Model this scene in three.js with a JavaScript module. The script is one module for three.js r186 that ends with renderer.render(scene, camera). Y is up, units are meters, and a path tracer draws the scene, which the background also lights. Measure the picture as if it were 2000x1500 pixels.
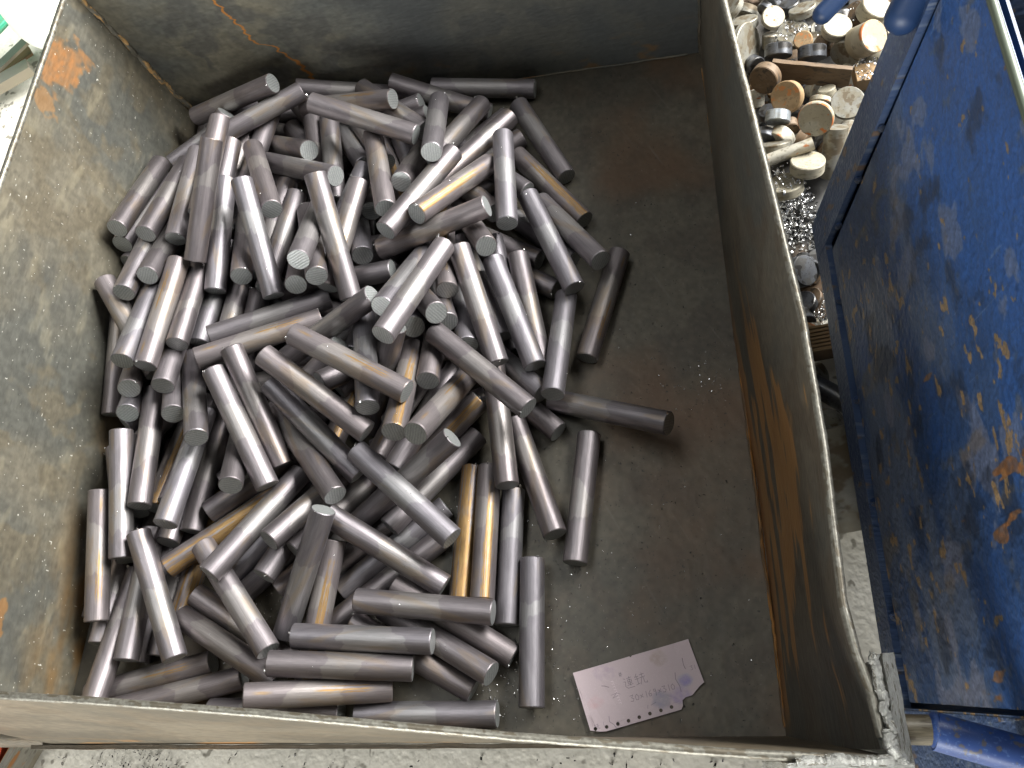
import * as THREE from 'three';
import { mergeGeometries } from 'three/addons/utils/BufferGeometryUtils.js';
import { RectAreaLightUniformsLib } from 'three/addons/lights/RectAreaLightUniformsLib.js';

// ---------------------------------------------------------------- camera, light, exposure
const scene = new THREE.Scene();
const camera = new THREE.PerspectiveCamera(49.17, 4 / 3, 0.05, 40);
camera.position.set(-0.09757, 1.02774, 0.02683);
camera.up.set(0.0795, 0.4003, -0.91293);
camera.lookAt(-0.09757 - 0.17743, 1.02774 - 0.89552, 0.02683 - 0.40812);
const renderer = new THREE.WebGLRenderer({ antialias: true });
renderer.toneMapping = THREE.LinearToneMapping;
renderer.toneMappingExposure = 1.12;
renderer.shadowMap.enabled = true;
RectAreaLightUniformsLib.init();
scene.background = new THREE.Color().setRGB(0.07, 0.072, 0.072);     // the dim hall around the bin

// daylight of the workshop, two translucent roof panels and the open door in front: [position, aims at, width, height, strength, colour]
const PANELS = [
  [[2.4, 2.4, -2.0], [-0.5, 0.05, -0.5], 2.6, 2.0, 38, [1.0, 0.99, 0.97]],
  [[-1.4, 4.2, -0.9], [-1.4, 0, -0.9], 1.4, 3.0, 2.4, [0.95, 0.98, 1.0]],
  [[-1.5, 0.95, 3.3], [-0.7, 0.2, 0], 3.0, 1.3, 18, [0.99, 0.99, 0.98]],
];
for (const [p, aim, w, h, s, c] of PANELS) {
  const l = new THREE.RectAreaLight(new THREE.Color().setRGB(...c), s, w, h);
  l.position.set(...p); l.lookAt(...aim); scene.add(l);
}

// ---------------------------------------------------------------- helpers
let seed = 12345;
const rnd = () => { seed = (seed * 1664525 + 1013904223) >>> 0; return seed / 4294967296; };
const rr = (a, b) => a + (b - a) * rnd();
const clamp = (v, a = 0, b = 1) => Math.min(b, Math.max(a, v));
const mix = (a, b, t) => a + (b - a) * t;
const sstep = (a, b, x) => { const t = clamp((x - a) / (b - a)); return t * t * (3 - 2 * t); };
function h2(x, y, s) { let n = (x * 374761393 + y * 668265263 + s * 974634777) | 0; n = Math.imul(n ^ (n >>> 13), 1274126177); return ((n ^ (n >>> 16)) >>> 0) / 4294967296; }
function vn(x, y, s) {
  const xi = Math.floor(x), yi = Math.floor(y), fx = x - xi, fy = y - yi, u = fx * fx * (3 - 2 * fx), v = fy * fy * (3 - 2 * fy);
  return mix(mix(h2(xi, yi, s), h2(xi + 1, yi, s), u), mix(h2(xi, yi + 1, s), h2(xi + 1, yi + 1, s), u), v);
}
function fbm(x, y, s, o = 4) { let a = 0, w = 0.5, t = 0; for (let i = 0; i < o; i++) { a += w * vn(x, y, s + i * 17); t += w; w *= 0.5; x *= 2.03; y *= 2.03; } return a / t; }
// fn(u, v) -> [r, g, b] in 0..255 (sRGB); v = 0 at the bottom row
function tex(w, h, fn, srgb = true, rep = false) {
  const d = new Uint8Array(w * h * 4);
  for (let j = 0; j < h; j++) for (let i = 0; i < w; i++) {
    const c = fn((i + 0.5) / w, (j + 0.5) / h), k = (j * w + i) * 4;
    d[k] = clamp(c[0], 0, 255); d[k + 1] = clamp(c[1], 0, 255); d[k + 2] = clamp(c[2], 0, 255); d[k + 3] = 255;
  }
  const t = new THREE.DataTexture(d, w, h);
  t.magFilter = THREE.LinearFilter; t.minFilter = THREE.LinearMipmapLinearFilter; t.generateMipmaps = true;
  if (srgb) t.colorSpace = THREE.SRGBColorSpace;
  t.wrapS = t.wrapT = rep ? THREE.RepeatWrapping : THREE.ClampToEdgeWrapping;
  t.needsUpdate = true; return t;
}
const gray = (w, h, fn, rep) => tex(w, h, (u, v) => { const g = fn(u, v) * 255; return [g, g, g]; }, false, rep);
const blend = (a, b, t) => [mix(a[0], b[0], t), mix(a[1], b[1], t), mix(a[2], b[2], t)];
const mat = (o) => new THREE.MeshStandardMaterial(o);
const lin = (r, g, b) => new THREE.Color().setRGB(r, g, b);
const taken = {};
function numbered(n) { const k = (taken[n] = (taken[n] ?? -1) + 1); return k ? `${n}_${String(k).padStart(3, '0')}` : n; }
function shadow(o) { o.traverse((c) => { if (c.isMesh) { c.castShadow = c.receiveShadow = true; } }); return o; }
function tag(o, label, category, group) { o.userData.label = label; o.userData.category = category; if (group) o.userData.group = group; return o; }
function thing(name, label, category, group) { const g = new THREE.Group(); g.name = numbered(name); scene.add(g); return tag(g, label, category, group); }
function part(name, geo, m, parent) { const o = new THREE.Mesh(geo, m); o.name = name; o.castShadow = o.receiveShadow = true; parent.add(o); return o; }
function solo(name, geo, m, label, category, group) { const o = new THREE.Mesh(geo, m); o.name = numbered(name); o.castShadow = o.receiveShadow = true; scene.add(o); return tag(o, label, category, group); }
// closed sheet: inner(u, v) -> [x, y, z]; t = thickness along n; uv in 0..1
function plate(inner, nu, nv, n, t) {
  const pos = [], uv = [], idx = [];
  for (const s of [0, 1]) for (let j = 0; j <= nv; j++) for (let i = 0; i <= nu; i++) {
    const p = inner(i / nu, j / nv); pos.push(p[0] + n[0] * t * s, p[1] + n[1] * t * s, p[2] + n[2] * t * s); uv.push(i / nu, j / nv);
  }
  const W = nu + 1, off = W * (nv + 1), q = (a, b, c, d) => idx.push(a, b, c, a, c, d);
  for (let j = 0; j < nv; j++) for (let i = 0; i < nu; i++) { const a = j * W + i; q(a, a + 1, a + W + 1, a + W); q(off + a, off + a + W, off + a + W + 1, off + a + 1); }
  for (let i = 0; i < nu; i++) { const a = i, b = nv * W + i; q(a, off + a, off + a + 1, a + 1); q(b, b + 1, off + b + 1, off + b); }
  for (let j = 0; j < nv; j++) { const a = j * W, b = j * W + nu; q(a, a + W, off + a + W, off + a); q(b, off + b, off + b + W, b + W); }
  let g = new THREE.BufferGeometry();
  g.setAttribute('position', new THREE.Float32BufferAttribute(pos, 3)); g.setAttribute('uv', new THREE.Float32BufferAttribute(uv, 2)); g.setIndex(idx);
  g = g.toNonIndexed(); g.computeVertexNormals(); return g;
}
const interp = (tab, x) => { if (x <= tab[0][0]) return tab[0][1]; for (let i = 1; i < tab.length; i++) if (x <= tab[i][0]) return mix(tab[i - 1][1], tab[i][1], (x - tab[i - 1][0]) / (tab[i][0] - tab[i - 1][0])); return tab[tab.length - 1][1]; };
function box(w, h, d, x, y, z, bev = 0) {
  if (!bev) return new THREE.BoxGeometry(w, h, d).translate(x, y, z);
  const s = new THREE.Shape(); const a = w / 2 - bev, b = h / 2 - bev;
  s.moveTo(-a - bev, -b); s.lineTo(-a - bev, b); s.lineTo(-a, b + bev); s.lineTo(a, b + bev); s.lineTo(a + bev, b); s.lineTo(a + bev, -b); s.lineTo(a, -b - bev); s.lineTo(-a, -b - bev); s.closePath();
  return new THREE.ExtrudeGeometry(s, { depth: d - 2 * bev, bevelEnabled: true, bevelThickness: bev, bevelSize: 0.0001, bevelSegments: 1 }).translate(x, y, z - d / 2 + bev);
}
function tube(a, b, r0, r1 = r0, seg = 20) {
  const A = new THREE.Vector3(...a), B = new THREE.Vector3(...b), d = B.clone().sub(A), L = d.length();
  const g = new THREE.CylinderGeometry(r1, r0, L, seg, 1); g.applyQuaternion(new THREE.Quaternion().setFromUnitVectors(new THREE.Vector3(0, 1, 0), d.normalize()));
  return g.translate((a[0] + b[0]) / 2, (a[1] + b[1]) / 2, (a[2] + b[2]) / 2);
}
function lumpy(g, amp, freq, s) {                                    // uneven surface, welded vertices move together
  const p = g.attributes.position;
  for (let i = 0; i < p.count; i++) {
    const x = p.getX(i), y = p.getY(i), z = p.getZ(i);
    p.setXYZ(i, x + amp * (fbm(y * freq, z * freq, s, 3) - 0.5) * 2, y + amp * (fbm(x * freq + 9, z * freq, s + 5, 3) - 0.5) * 2, z + amp * (fbm(x * freq, y * freq + 4, s + 9, 3) - 0.5) * 2);
  }
  g.computeVertexNormals(); return g;
}

// the glowing faces of those three openings, just behind their lights
PANELS.forEach(([p, aim, w, h, , c], i) => {
  const o = solo(i < 2 ? 'roof_light' : 'door_opening', new THREE.BoxGeometry(w, h, 0.01), mat({ color: lin(0.8, 0.8, 0.8), emissive: lin(...c), emissiveIntensity: 1 }), ['translucent roof panel high up to the right behind the bin', 'translucent roof panel overhead, left of the bin', 'bright doorway in front of the bin'][i], i < 2 ? 'roof light' : 'doorway');
  o.position.set(...p); o.lookAt(...aim); o.translateZ(-0.02);
});

// ---------------------------------------------------------------- ground
const GY = -0.08;
const concMap = tex(1024, 1024, (u, v) => {
  const x = u * 3, y = v * 3, n = fbm(x * 6, y * 6, 3, 5), m = fbm(x * 60, y * 60, 8, 3), p = fbm(x * 22, y * 22, 14, 3);
  let c = blend([190, 186, 172], [222, 218, 205], n * 0.7 + m * 0.5 - 0.1);
  if (p > 0.7) c = blend(c, [140, 136, 124], sstep(0.7, 0.78, p));
  return c;
}, true, true);
const concBump = gray(1024, 1024, (u, v) => fbm(u * 180, v * 180, 41, 3) * 0.6 + fbm(u * 30, v * 30, 44, 4) * 0.4, true);
{
  const g = new THREE.PlaneGeometry(9, 9, 1, 1).rotateX(-Math.PI / 2).translate(0, GY, -1.5); const uv = g.attributes.uv; for (let i = 0; i < uv.count; i++) uv.setXY(i, uv.getX(i) * 9, uv.getY(i) * 9);
  const o = new THREE.Mesh(g, mat({ map: concMap, bumpMap: concBump, bumpScale: 0.0012, roughness: 0.9 })); o.name = 'concrete_floor'; o.receiveShadow = true; o.userData.kind = 'structure'; scene.add(o);
}

// ---------------------------------------------------------------- the steel bin
const H = 0.30, T = 0.006, ZB = -0.985;
const leftX = (y, z) => -0.845 - 0.04 * (z - ZB) / 0.985 - 0.045 * y / H;
const rimR = [[-0.99, 0.0], [-0.763, 0.001], [-0.522, 0.019], [-0.349, 0.031], [-0.227, 0.032], [-0.087, 0.027], [-0.05, 0.031], [-0.02, 0.037], [0.03, 0.041]];
const footR = [[-0.985, 0], [-0.69, -0.002], [-0.49, -0.002], [-0.28, 0.005], [-0.12, 0.005], [0.01, 0.002]];
const rightX = (y, z) => mix(interp(footR, z), interp(rimR, z), Math.pow(y / H, 1.2));
const rimF = [[-0.94, -0.044], [-0.733, -0.035], [-0.633, -0.029], [-0.47, -0.017], [-0.242, 0.003], [-0.061, 0.016], [0.05, 0.021]];
const frontZ = (y, x) => 0.004 + interp(rimF, x) * Math.pow(y / H, 1.1);

const rust = [150, 88, 34], paleRust = [176, 120, 62], steelDark = [66, 66, 62];
function mottled(x, y, s, a, b, c) {                                   // oily black plate with scale, dust and scuffs
  const n = fbm(x * 7, y * 7, s, 5), m = fbm(x * 24 + n * 4, y * 24, s + 3, 4), f = fbm(x * 150, y * 150, s + 6, 2);
  let col = blend(a, b, sstep(0.34, 0.66, n)); col = blend(col, c, sstep(0.5, 0.68, m) * 0.7);
  const k = 0.88 + f * 0.26; return [col[0] * k, col[1] * k, col[2] * k];
}
const floorTex = tex(1024, 1024, (u, v) => {
  const x = u * 0.95, y = v * 1.02; let c = mottled(x, y, 51, [64, 61, 53], [78, 73, 62], [66, 60, 51]);
  const rb = sstep(0.46, 0.7, fbm(x * 5, y * 5, 61, 5) * 0.7 + (u > 0.5 ? (u - 0.5) * 0.5 : 0)); c = blend(c, [88, 66, 47], rb * 0.85);
  const sp = vn(x * 420, y * 420, 71); if (sp > 0.93) c = blend(c, [136, 132, 122], (sp - 0.93) * 6); if (sp < 0.05) c = blend(c, [34, 33, 31], 0.7);
  const sc = fbm((x + y * 0.55) * 130, (x * 0.55 - y) * 7, 77, 2); if (sc > 0.84) c = blend(c, [104, 102, 95], (sc - 0.84) * 3);
  return c;
});
const leftTex = tex(1024, 384, (u, v) => {                              // u: back to front, v: foot to rim
  const x = u * 1, y = v * 0.3; let c = mottled(x, y, 91, [82, 82, 76], [103, 98, 85], [95, 88, 73]);
  const st = fbm(x * 14 + y * 26, y * 50 - x * 12, 97, 3); c = blend(c, [150, 142, 118], sstep(0.62, 0.8, st) * 0.3); c = blend(c, [66, 68, 66], sstep(0.55, 0.8, fbm(x * 9, y * 20, 103, 5)) * 0.4);
  const low = sstep(0.34, 0.06, v) * sstep(0.42, 0.7, fbm(x * 12, y * 25, 107, 4)) * sstep(0.25, 0.9, u); c = blend(c, [126, 90, 48], low * 0.75);
  const e1 = Math.hypot((u - 0.13) / 0.055, (v - 0.93 + (u - 0.13) * -1.2) / 0.13) + (fbm(x * 60, y * 60, 111, 3) - 0.5) * 1.3; c = blend(c, [156, 106, 62], sstep(1.1, 0.7, e1) * (0.45 + 0.5 * fbm(x * 120, y * 160, 117, 2)));
  const e2 = Math.hypot((u - 0.205) / 0.02, (v - 0.93) / 0.07) + (fbm(x * 70, y * 70, 113, 3) - 0.5) * 1.4; c = blend(c, [146, 106, 66], sstep(1.0, 0.7, e2) * 0.6);
  const e3 = Math.hypot((u - 0.88) / 0.03, (v - 0.45) / 0.03) + (fbm(x * 60, y * 90, 115, 3) - 0.5) * 1.6; c = blend(c, [150, 102, 54], sstep(0.9, 0.6, e3) * 0.6);
  if (vn(x * 330, y * 330, 119) > 0.965) c = [196, 194, 184];
  return c;
});
const backTex = tex(1024, 384, (u, v) => {                              // u: left to right
  const x = u * 0.86, y = v * 0.3; let c = mottled(x, y, 131, [86, 88, 84], [106, 102, 88], [78, 78, 74]);
  c = blend(c, [56, 59, 60], sstep(0.3, 0.62, u + (fbm(x * 9, y * 9, 137, 4) - 0.5) * 0.5) * 0.62);            // shade painted into the colour of the right part
  const yy = v * 0.3, path = [[0.0, -0.588], [0.036, -0.598], [0.107, -0.612], [0.143, -0.63], [0.15, -0.65], [0.232, -0.661], [0.3, -0.67]];
  const px = -0.845 + x, d = Math.abs(px - interp(path, yy) - (fbm(yy * 160, 2, 139, 3) - 0.5) * 0.012), w = yy < 0.11 ? 0.004 : 0.0022; c = blend(c, [186, 116, 48], sstep(w * 1.3, w * 0.4, d) * 0.85);
  const rs = sstep(0.6, 0.75, fbm(x * 22, y * 40, 143, 4)) * sstep(0.3, 0.05, v); c = blend(c, [118, 84, 48], rs * 0.6);
  return c;
});
const rightTex = tex(1024, 384, (u, v) => {                             // u: back to front
  const x = u, y = v * 0.3; let c = mottled(x, y, 151, [66, 66, 60], [84, 78, 66], [72, 64, 52]);
  const along = sstep(0.34, 0.62, u) * (1 - sstep(0.95, 0.99, u)), st = fbm(x * 7, y * 46, 157, 4), lim = 0.16 + 0.5 * sstep(0.5, 0.72, u) * sstep(1.0, 0.8, u);
  const body = sstep(0.5, 0.56, st + sstep(lim + 0.22, lim - 0.25, v) * 0.34 - 0.2) * along; c = blend(c, blend([132, 94, 52], [154, 114, 64], fbm(x * 30, y * 50, 159, 3)), body * 0.9);
  c = blend(c, [112, 72, 44], sstep(0.1, 0.02, v) * 0.6 * along); return c;
});
const frontTex = tex(1024, 256, (u, v) => {
  const x = u * 0.92, y = v * 0.3; let c = mottled(x, y, 171, [82, 75, 62], [106, 97, 81], [94, 83, 66]);
  c = blend(c, [170, 118, 60], sstep(0.6, 0.75, fbm(x * 15, y * 60, 173, 4)) * sstep(0.25, 0.05, v) * 0.8); return c;
});
const fineBump = gray(512, 512, (u, v) => fbm(u * 90, v * 90, 181, 3) * 0.7 + fbm(u * 14, v * 14, 183, 3) * 0.3, true);
const plateMat = (map, rough = 0.5, metal = 0.35) => mat({ map, roughness: rough, metalness: metal, bumpMap: fineBump, bumpScale: 0.0006 });
const bin = thing('steel_bin', 'open dark steel bin with rusty stains holding the cut rods', 'bin');
part('floor_plate', plate((u, v) => { const z = mix(0.0085, ZB - 0.005, v); return [mix(leftX(0, z) - 0.005, rightX(0, z) + 0.005, u), -0.0004, z]; }, 30, 30, [0, -1, 0], 0.008), plateMat(floorTex, 0.48, 0.3), bin);
part('left_panel', plate((u, v) => { const z = mix(ZB, frontZ(v * H, -0.9), u); return [leftX(v * H, z), v * H, z]; }, 30, 8, [-1, 0, 0], T), plateMat(leftTex, 0.42, 0.3), bin).userData.label = 'left wall, scuffed with an orange rust patch near the rim';
part('back_panel', plate((u, v) => { const y = v * H; return [mix(leftX(y, ZB) - T, rightX(y, ZB) + T, u), y, ZB]; }, 30, 8, [0, 0, -1], T), plateMat(backTex, 0.45, 0.3), bin).userData.label = 'back wall with a thin rust trickle';
part('right_panel', plate((u, v) => { const z = mix(ZB, 0.02, u); return [rightX(v * H, Math.min(z, frontZ(v * H, 0))), v * H, Math.min(z, frontZ(v * H, 0.02))]; }, 60, 10, [1, 0, 0], T), plateMat(rightTex, 0.5, 0.25), bin).userData.label = 'right wall, bowed, with ochre rust along its foot';
part('front_panel', plate((u, v) => { const y = v * H, x = mix(leftX(y, 0) - T, rightX(y, 0.02) + T, u); return [x, y, frontZ(y, x)]; }, 60, 8, [0, 0, 1], T), plateMat(frontTex, 0.55, 0.25), bin);
// worn bright edges along the four rims
const rimTex = tex(512, 32, (u, v) => { const n = fbm(u * 120, v * 4, 191, 3), m = fbm(u * 30, v * 3, 193, 2); const c = blend([92, 89, 80], [142, 140, 130], n); return m > 0.66 ? blend(c, [84, 76, 62], 0.6) : c; }, true, true);
const rimMat = mat({ map: rimTex, roughness: 0.42, metalness: 0.6 });
function rimStrip(pt, n, out, w) {
  const pos = [], uv = [], idx = [];
  for (let i = 0; i <= n; i++) {
    const p = pt(i / n), jag = (vn(i * 0.9, 1, 211 + w * 1e4) - 0.5) * 0.0008, y = H + 0.0012 + (vn(i * 0.35, 5, 223) - 0.5) * 0.0008;
    for (const [a, dy] of [[-0.0006, -0.004], [-0.0004 + jag, 0.0006], [w * 0.5, 0.0014], [w + 0.0004 + jag, 0.0004], [w + 0.0006, -0.004]]) { pos.push(p[0] + out[0] * a, y + dy, p[1] + out[1] * a); uv.push(i / n * 4, (a / w + 0.2) * 0.8); }
  }
  for (let i = 0; i < n; i++) for (let k = 0; k < 4; k++) { const a = i * 5 + k; idx.push(a, a + 5, a + 6, a, a + 6, a + 1); }
  const g = new THREE.BufferGeometry(); g.setAttribute('position', new THREE.Float32BufferAttribute(pos, 3)); g.setAttribute('uv', new THREE.Float32BufferAttribute(uv, 2)); g.setIndex(idx); g.computeVertexNormals(); return g;
}
part('rim_edge', rimStrip((t) => { const z = mix(ZB, 0.012, t); return [rightX(H, z), z]; }, 160, [1, 0], T), rimMat, bin);
part('rim_edge', rimStrip((t) => { const x = mix(leftX(H, 0), 0.035, t); return [x, frontZ(H, x)]; }, 160, [0, 1], T), rimMat, bin);
part('rim_edge', rimStrip((t) => { const z = mix(ZB, -0.045, t); return [leftX(H, z), z]; }, 120, [-1, 0], T), rimMat, bin);
part('rim_edge', rimStrip((t) => [mix(leftX(H, ZB), 0, t), ZB], 120, [0, -1], T), rimMat, bin);
const discTexEarly = tex(256, 32, (u, v) => { const n = fbm(u * 30, v * 4, 237, 3); return blend([84, 66, 46], [140, 98, 48], sstep(0.35, 0.65, n)); }, true, true);
// weld beads inside the corners
function bead(a, b, r, n, s) {
  const A = new THREE.Vector3(...a), B = new THREE.Vector3(...b), pts = [];
  for (let i = 0; i <= n; i++) { const p = A.clone().lerp(B, i / n); p.x += (vn(i * 0.6, 1, s) - 0.5) * r; p.y += (vn(i * 0.6, 2, s) - 0.5) * r * 0.6; p.z += (vn(i * 0.6, 3, s) - 0.5) * r; pts.push(p); }
  return lumpy(new THREE.TubeGeometry(new THREE.CatmullRomCurve3(pts), n * 3, r, 7), r * 0.45, 420, s);
}
const beadTex = tex(128, 32, (u, v) => { const n = fbm(u * 40, v * 6, 231, 3); return n > 0.56 ? blend([120, 110, 90], [190, 150, 96], sstep(0.56, 0.75, n)) : [104, 100, 88]; }, true, true);
const beadMat = mat({ map: beadTex, roughness: 0.5, metalness: 0.4 });
part('weld_bead', bead([leftX(0, ZB) + 0.001, 0.0, ZB + 0.001], [leftX(H, ZB) + 0.001, H - 0.004, ZB + 0.001], 0.005, 30, 241), beadMat, bin);
part('weld_bead', bead([-0.001, 0.0, ZB + 0.001], [-0.001, H - 0.004, ZB + 0.001], 0.003, 24, 243), plateMat(rightTex), bin);
part('weld_bead', bead([-0.31, 0.001, ZB + 0.001], [-0.02, 0.001, ZB + 0.001], 0.0014, 24, 247), plateMat(leftTex), bin);
part('weld_bead', bead([0.001, 0.001, -0.95], [0.003, 0.001, -0.004], 0.0022, 60, 251), mat({ map: discTexEarly, roughness: 0.7, metalness: 0.1 }), bin);
// galvanised corner angle welded on the front right corner, with its beads
const zincTex = tex(256, 256, (u, v) => { const n = fbm(u * 26, v * 26, 261, 4), m = fbm(u * 7, v * 7, 263, 3); return m > 0.62 && n < 0.5 ? blend([150, 148, 140], [104, 98, 86], 0.7) : blend([140, 140, 134], [190, 190, 184], n); }, true, true);
const zincMat = mat({ map: zincTex, roughness: 0.38, metalness: 0.6, bumpMap: fineBump, bumpScale: 0.0015 });
const angleG = mergeGeometries([lumpy(new THREE.BoxGeometry(0.009, 0.27, 0.085, 2, 20, 10).translate(0.0565, 0.17, -0.006), 0.0009, 60, 271), lumpy(new THREE.BoxGeometry(0.09, 0.27, 0.009, 10, 20, 2).translate(0.016, 0.17, 0.0335), 0.0009, 60, 273)]);
part('corner_angle', angleG, zincMat, bin);
part('weld_bead', mergeGeometries([bead([0.0455, 0.302, -0.05], [0.05, 0.303, 0.024], 0.004, 24, 281), bead([0.05, 0.304, 0.026], [-0.02, 0.302, 0.029], 0.0042, 22, 283), bead([0.048, 0.302, 0.006], [0.052, 0.304, 0.03], 0.0055, 10, 287)]), zincMat, bin);
// flat bar along the foot of the front wall and the tube under its left end
part('foot_bar', lumpy(new THREE.BoxGeometry(0.78, 0.022, 0.005, 60, 3, 2).translate(-0.53, 0.0, 0.013), 0.0008, 40, 291), plateMat(frontTex, 0.6, 0.2), bin);
part('foot_tube', lumpy(tube([-1.03, -0.016, -0.004], [-0.765, -0.02, 0.004], 0.017, 0.009, 14), 0.001, 60, 293), plateMat(frontTex, 0.6, 0.2), bin);
for (const x of [-0.72, -0.16]) part('skid', box(0.07, 0.071, 0.96, x, -0.0445, -0.49, 0.004), plateMat(rightTex), bin);

// ---------------------------------------------------------------- the cut rods
const RL = 0.169, RR = 0.015;
// surface of the bar: mill scale with a paler mid-bar band of reflected light painted in, drawn lines along the bar, some rust
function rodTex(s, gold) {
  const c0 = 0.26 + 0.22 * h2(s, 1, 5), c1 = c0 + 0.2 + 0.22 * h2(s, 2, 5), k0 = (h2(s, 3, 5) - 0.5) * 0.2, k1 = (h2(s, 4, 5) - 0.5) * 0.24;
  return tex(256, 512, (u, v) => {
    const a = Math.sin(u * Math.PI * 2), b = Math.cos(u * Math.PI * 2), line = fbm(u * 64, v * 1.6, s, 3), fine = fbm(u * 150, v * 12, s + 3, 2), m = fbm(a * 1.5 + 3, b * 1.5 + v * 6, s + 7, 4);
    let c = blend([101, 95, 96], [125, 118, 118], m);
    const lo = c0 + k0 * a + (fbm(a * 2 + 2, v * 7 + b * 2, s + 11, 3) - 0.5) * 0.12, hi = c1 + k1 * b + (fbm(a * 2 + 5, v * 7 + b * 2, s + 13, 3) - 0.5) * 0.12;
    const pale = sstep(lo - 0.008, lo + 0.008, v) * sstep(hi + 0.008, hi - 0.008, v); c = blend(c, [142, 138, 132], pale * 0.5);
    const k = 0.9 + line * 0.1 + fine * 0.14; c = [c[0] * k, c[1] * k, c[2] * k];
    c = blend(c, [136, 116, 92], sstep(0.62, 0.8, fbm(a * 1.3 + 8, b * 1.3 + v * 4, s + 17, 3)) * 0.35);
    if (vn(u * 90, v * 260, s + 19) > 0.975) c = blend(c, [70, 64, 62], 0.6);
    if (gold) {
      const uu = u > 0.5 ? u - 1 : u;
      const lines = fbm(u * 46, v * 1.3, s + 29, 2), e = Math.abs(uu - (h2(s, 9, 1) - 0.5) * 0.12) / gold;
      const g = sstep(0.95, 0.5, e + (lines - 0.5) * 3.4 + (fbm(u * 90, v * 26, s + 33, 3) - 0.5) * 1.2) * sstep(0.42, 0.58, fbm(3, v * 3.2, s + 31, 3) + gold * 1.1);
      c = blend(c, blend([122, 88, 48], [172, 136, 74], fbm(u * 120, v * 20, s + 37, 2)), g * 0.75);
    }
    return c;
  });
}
const rodBump = gray(256, 256, (u, v) => fbm(u * 90, v * 5, 311, 3) * 0.7 + fbm(u * 60, v * 60, 313, 2) * 0.3, true);
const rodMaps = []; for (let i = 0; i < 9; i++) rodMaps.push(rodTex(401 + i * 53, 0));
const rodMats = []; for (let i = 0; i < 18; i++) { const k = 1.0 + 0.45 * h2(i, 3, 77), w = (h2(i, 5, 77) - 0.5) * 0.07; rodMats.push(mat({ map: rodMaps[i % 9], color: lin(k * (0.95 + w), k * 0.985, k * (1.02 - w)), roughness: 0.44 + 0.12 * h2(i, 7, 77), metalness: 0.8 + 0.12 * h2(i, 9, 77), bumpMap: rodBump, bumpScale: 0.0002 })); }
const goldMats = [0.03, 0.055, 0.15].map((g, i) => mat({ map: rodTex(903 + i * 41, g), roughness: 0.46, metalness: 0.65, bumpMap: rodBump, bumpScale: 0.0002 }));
const sawTex = tex(128, 128, (u, v) => { const w = u * 0.9 + v * 0.45, l = Math.sin((w + (fbm(u * 3, v * 3, 331, 2) - 0.5) * 0.05) * 52) * 0.5 + 0.5, n = fbm(u * 30, v * 30, 333, 3); const g = 122 + l * 16 + n * 34; return [g, g * 1.02, g * 1.01]; });
const sawBump = gray(128, 128, (u, v) => Math.sin((u * 0.9 + v * 0.45 + (fbm(u * 3, v * 3, 331, 2) - 0.5) * 0.05) * 52) * 0.5 + 0.5);
const sawMat = mat({ map: sawTex, bumpMap: sawBump, bumpScale: 0.00015, roughness: 0.4, metalness: 0.55 });
const barGeo = new THREE.LatheGeometry([[RR - 0.0009, -RL / 2], [RR, -RL / 2 + 0.0008], [RR, -RL / 2 + 0.0014], [RR, RL / 2 - 0.0014], [RR, RL / 2 - 0.0008], [RR - 0.0009, RL / 2]].map((p) => new THREE.Vector2(...p)), 28);
{ const p = barGeo.attributes.position, uv = barGeo.attributes.uv; for (let i = 0; i < p.count; i++) uv.setY(i, p.getY(i) / RL + 0.5); }
const endGeo = [1, -1].map((s) => new THREE.CircleGeometry(RR - 0.00085, 28).rotateX(s > 0 ? -Math.PI / 2 : Math.PI / 2).translate(0, s * (RL / 2 - 0.00005), 0));
const ROD_GROUP = 'cut round steel rods heaped in the bin';
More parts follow.
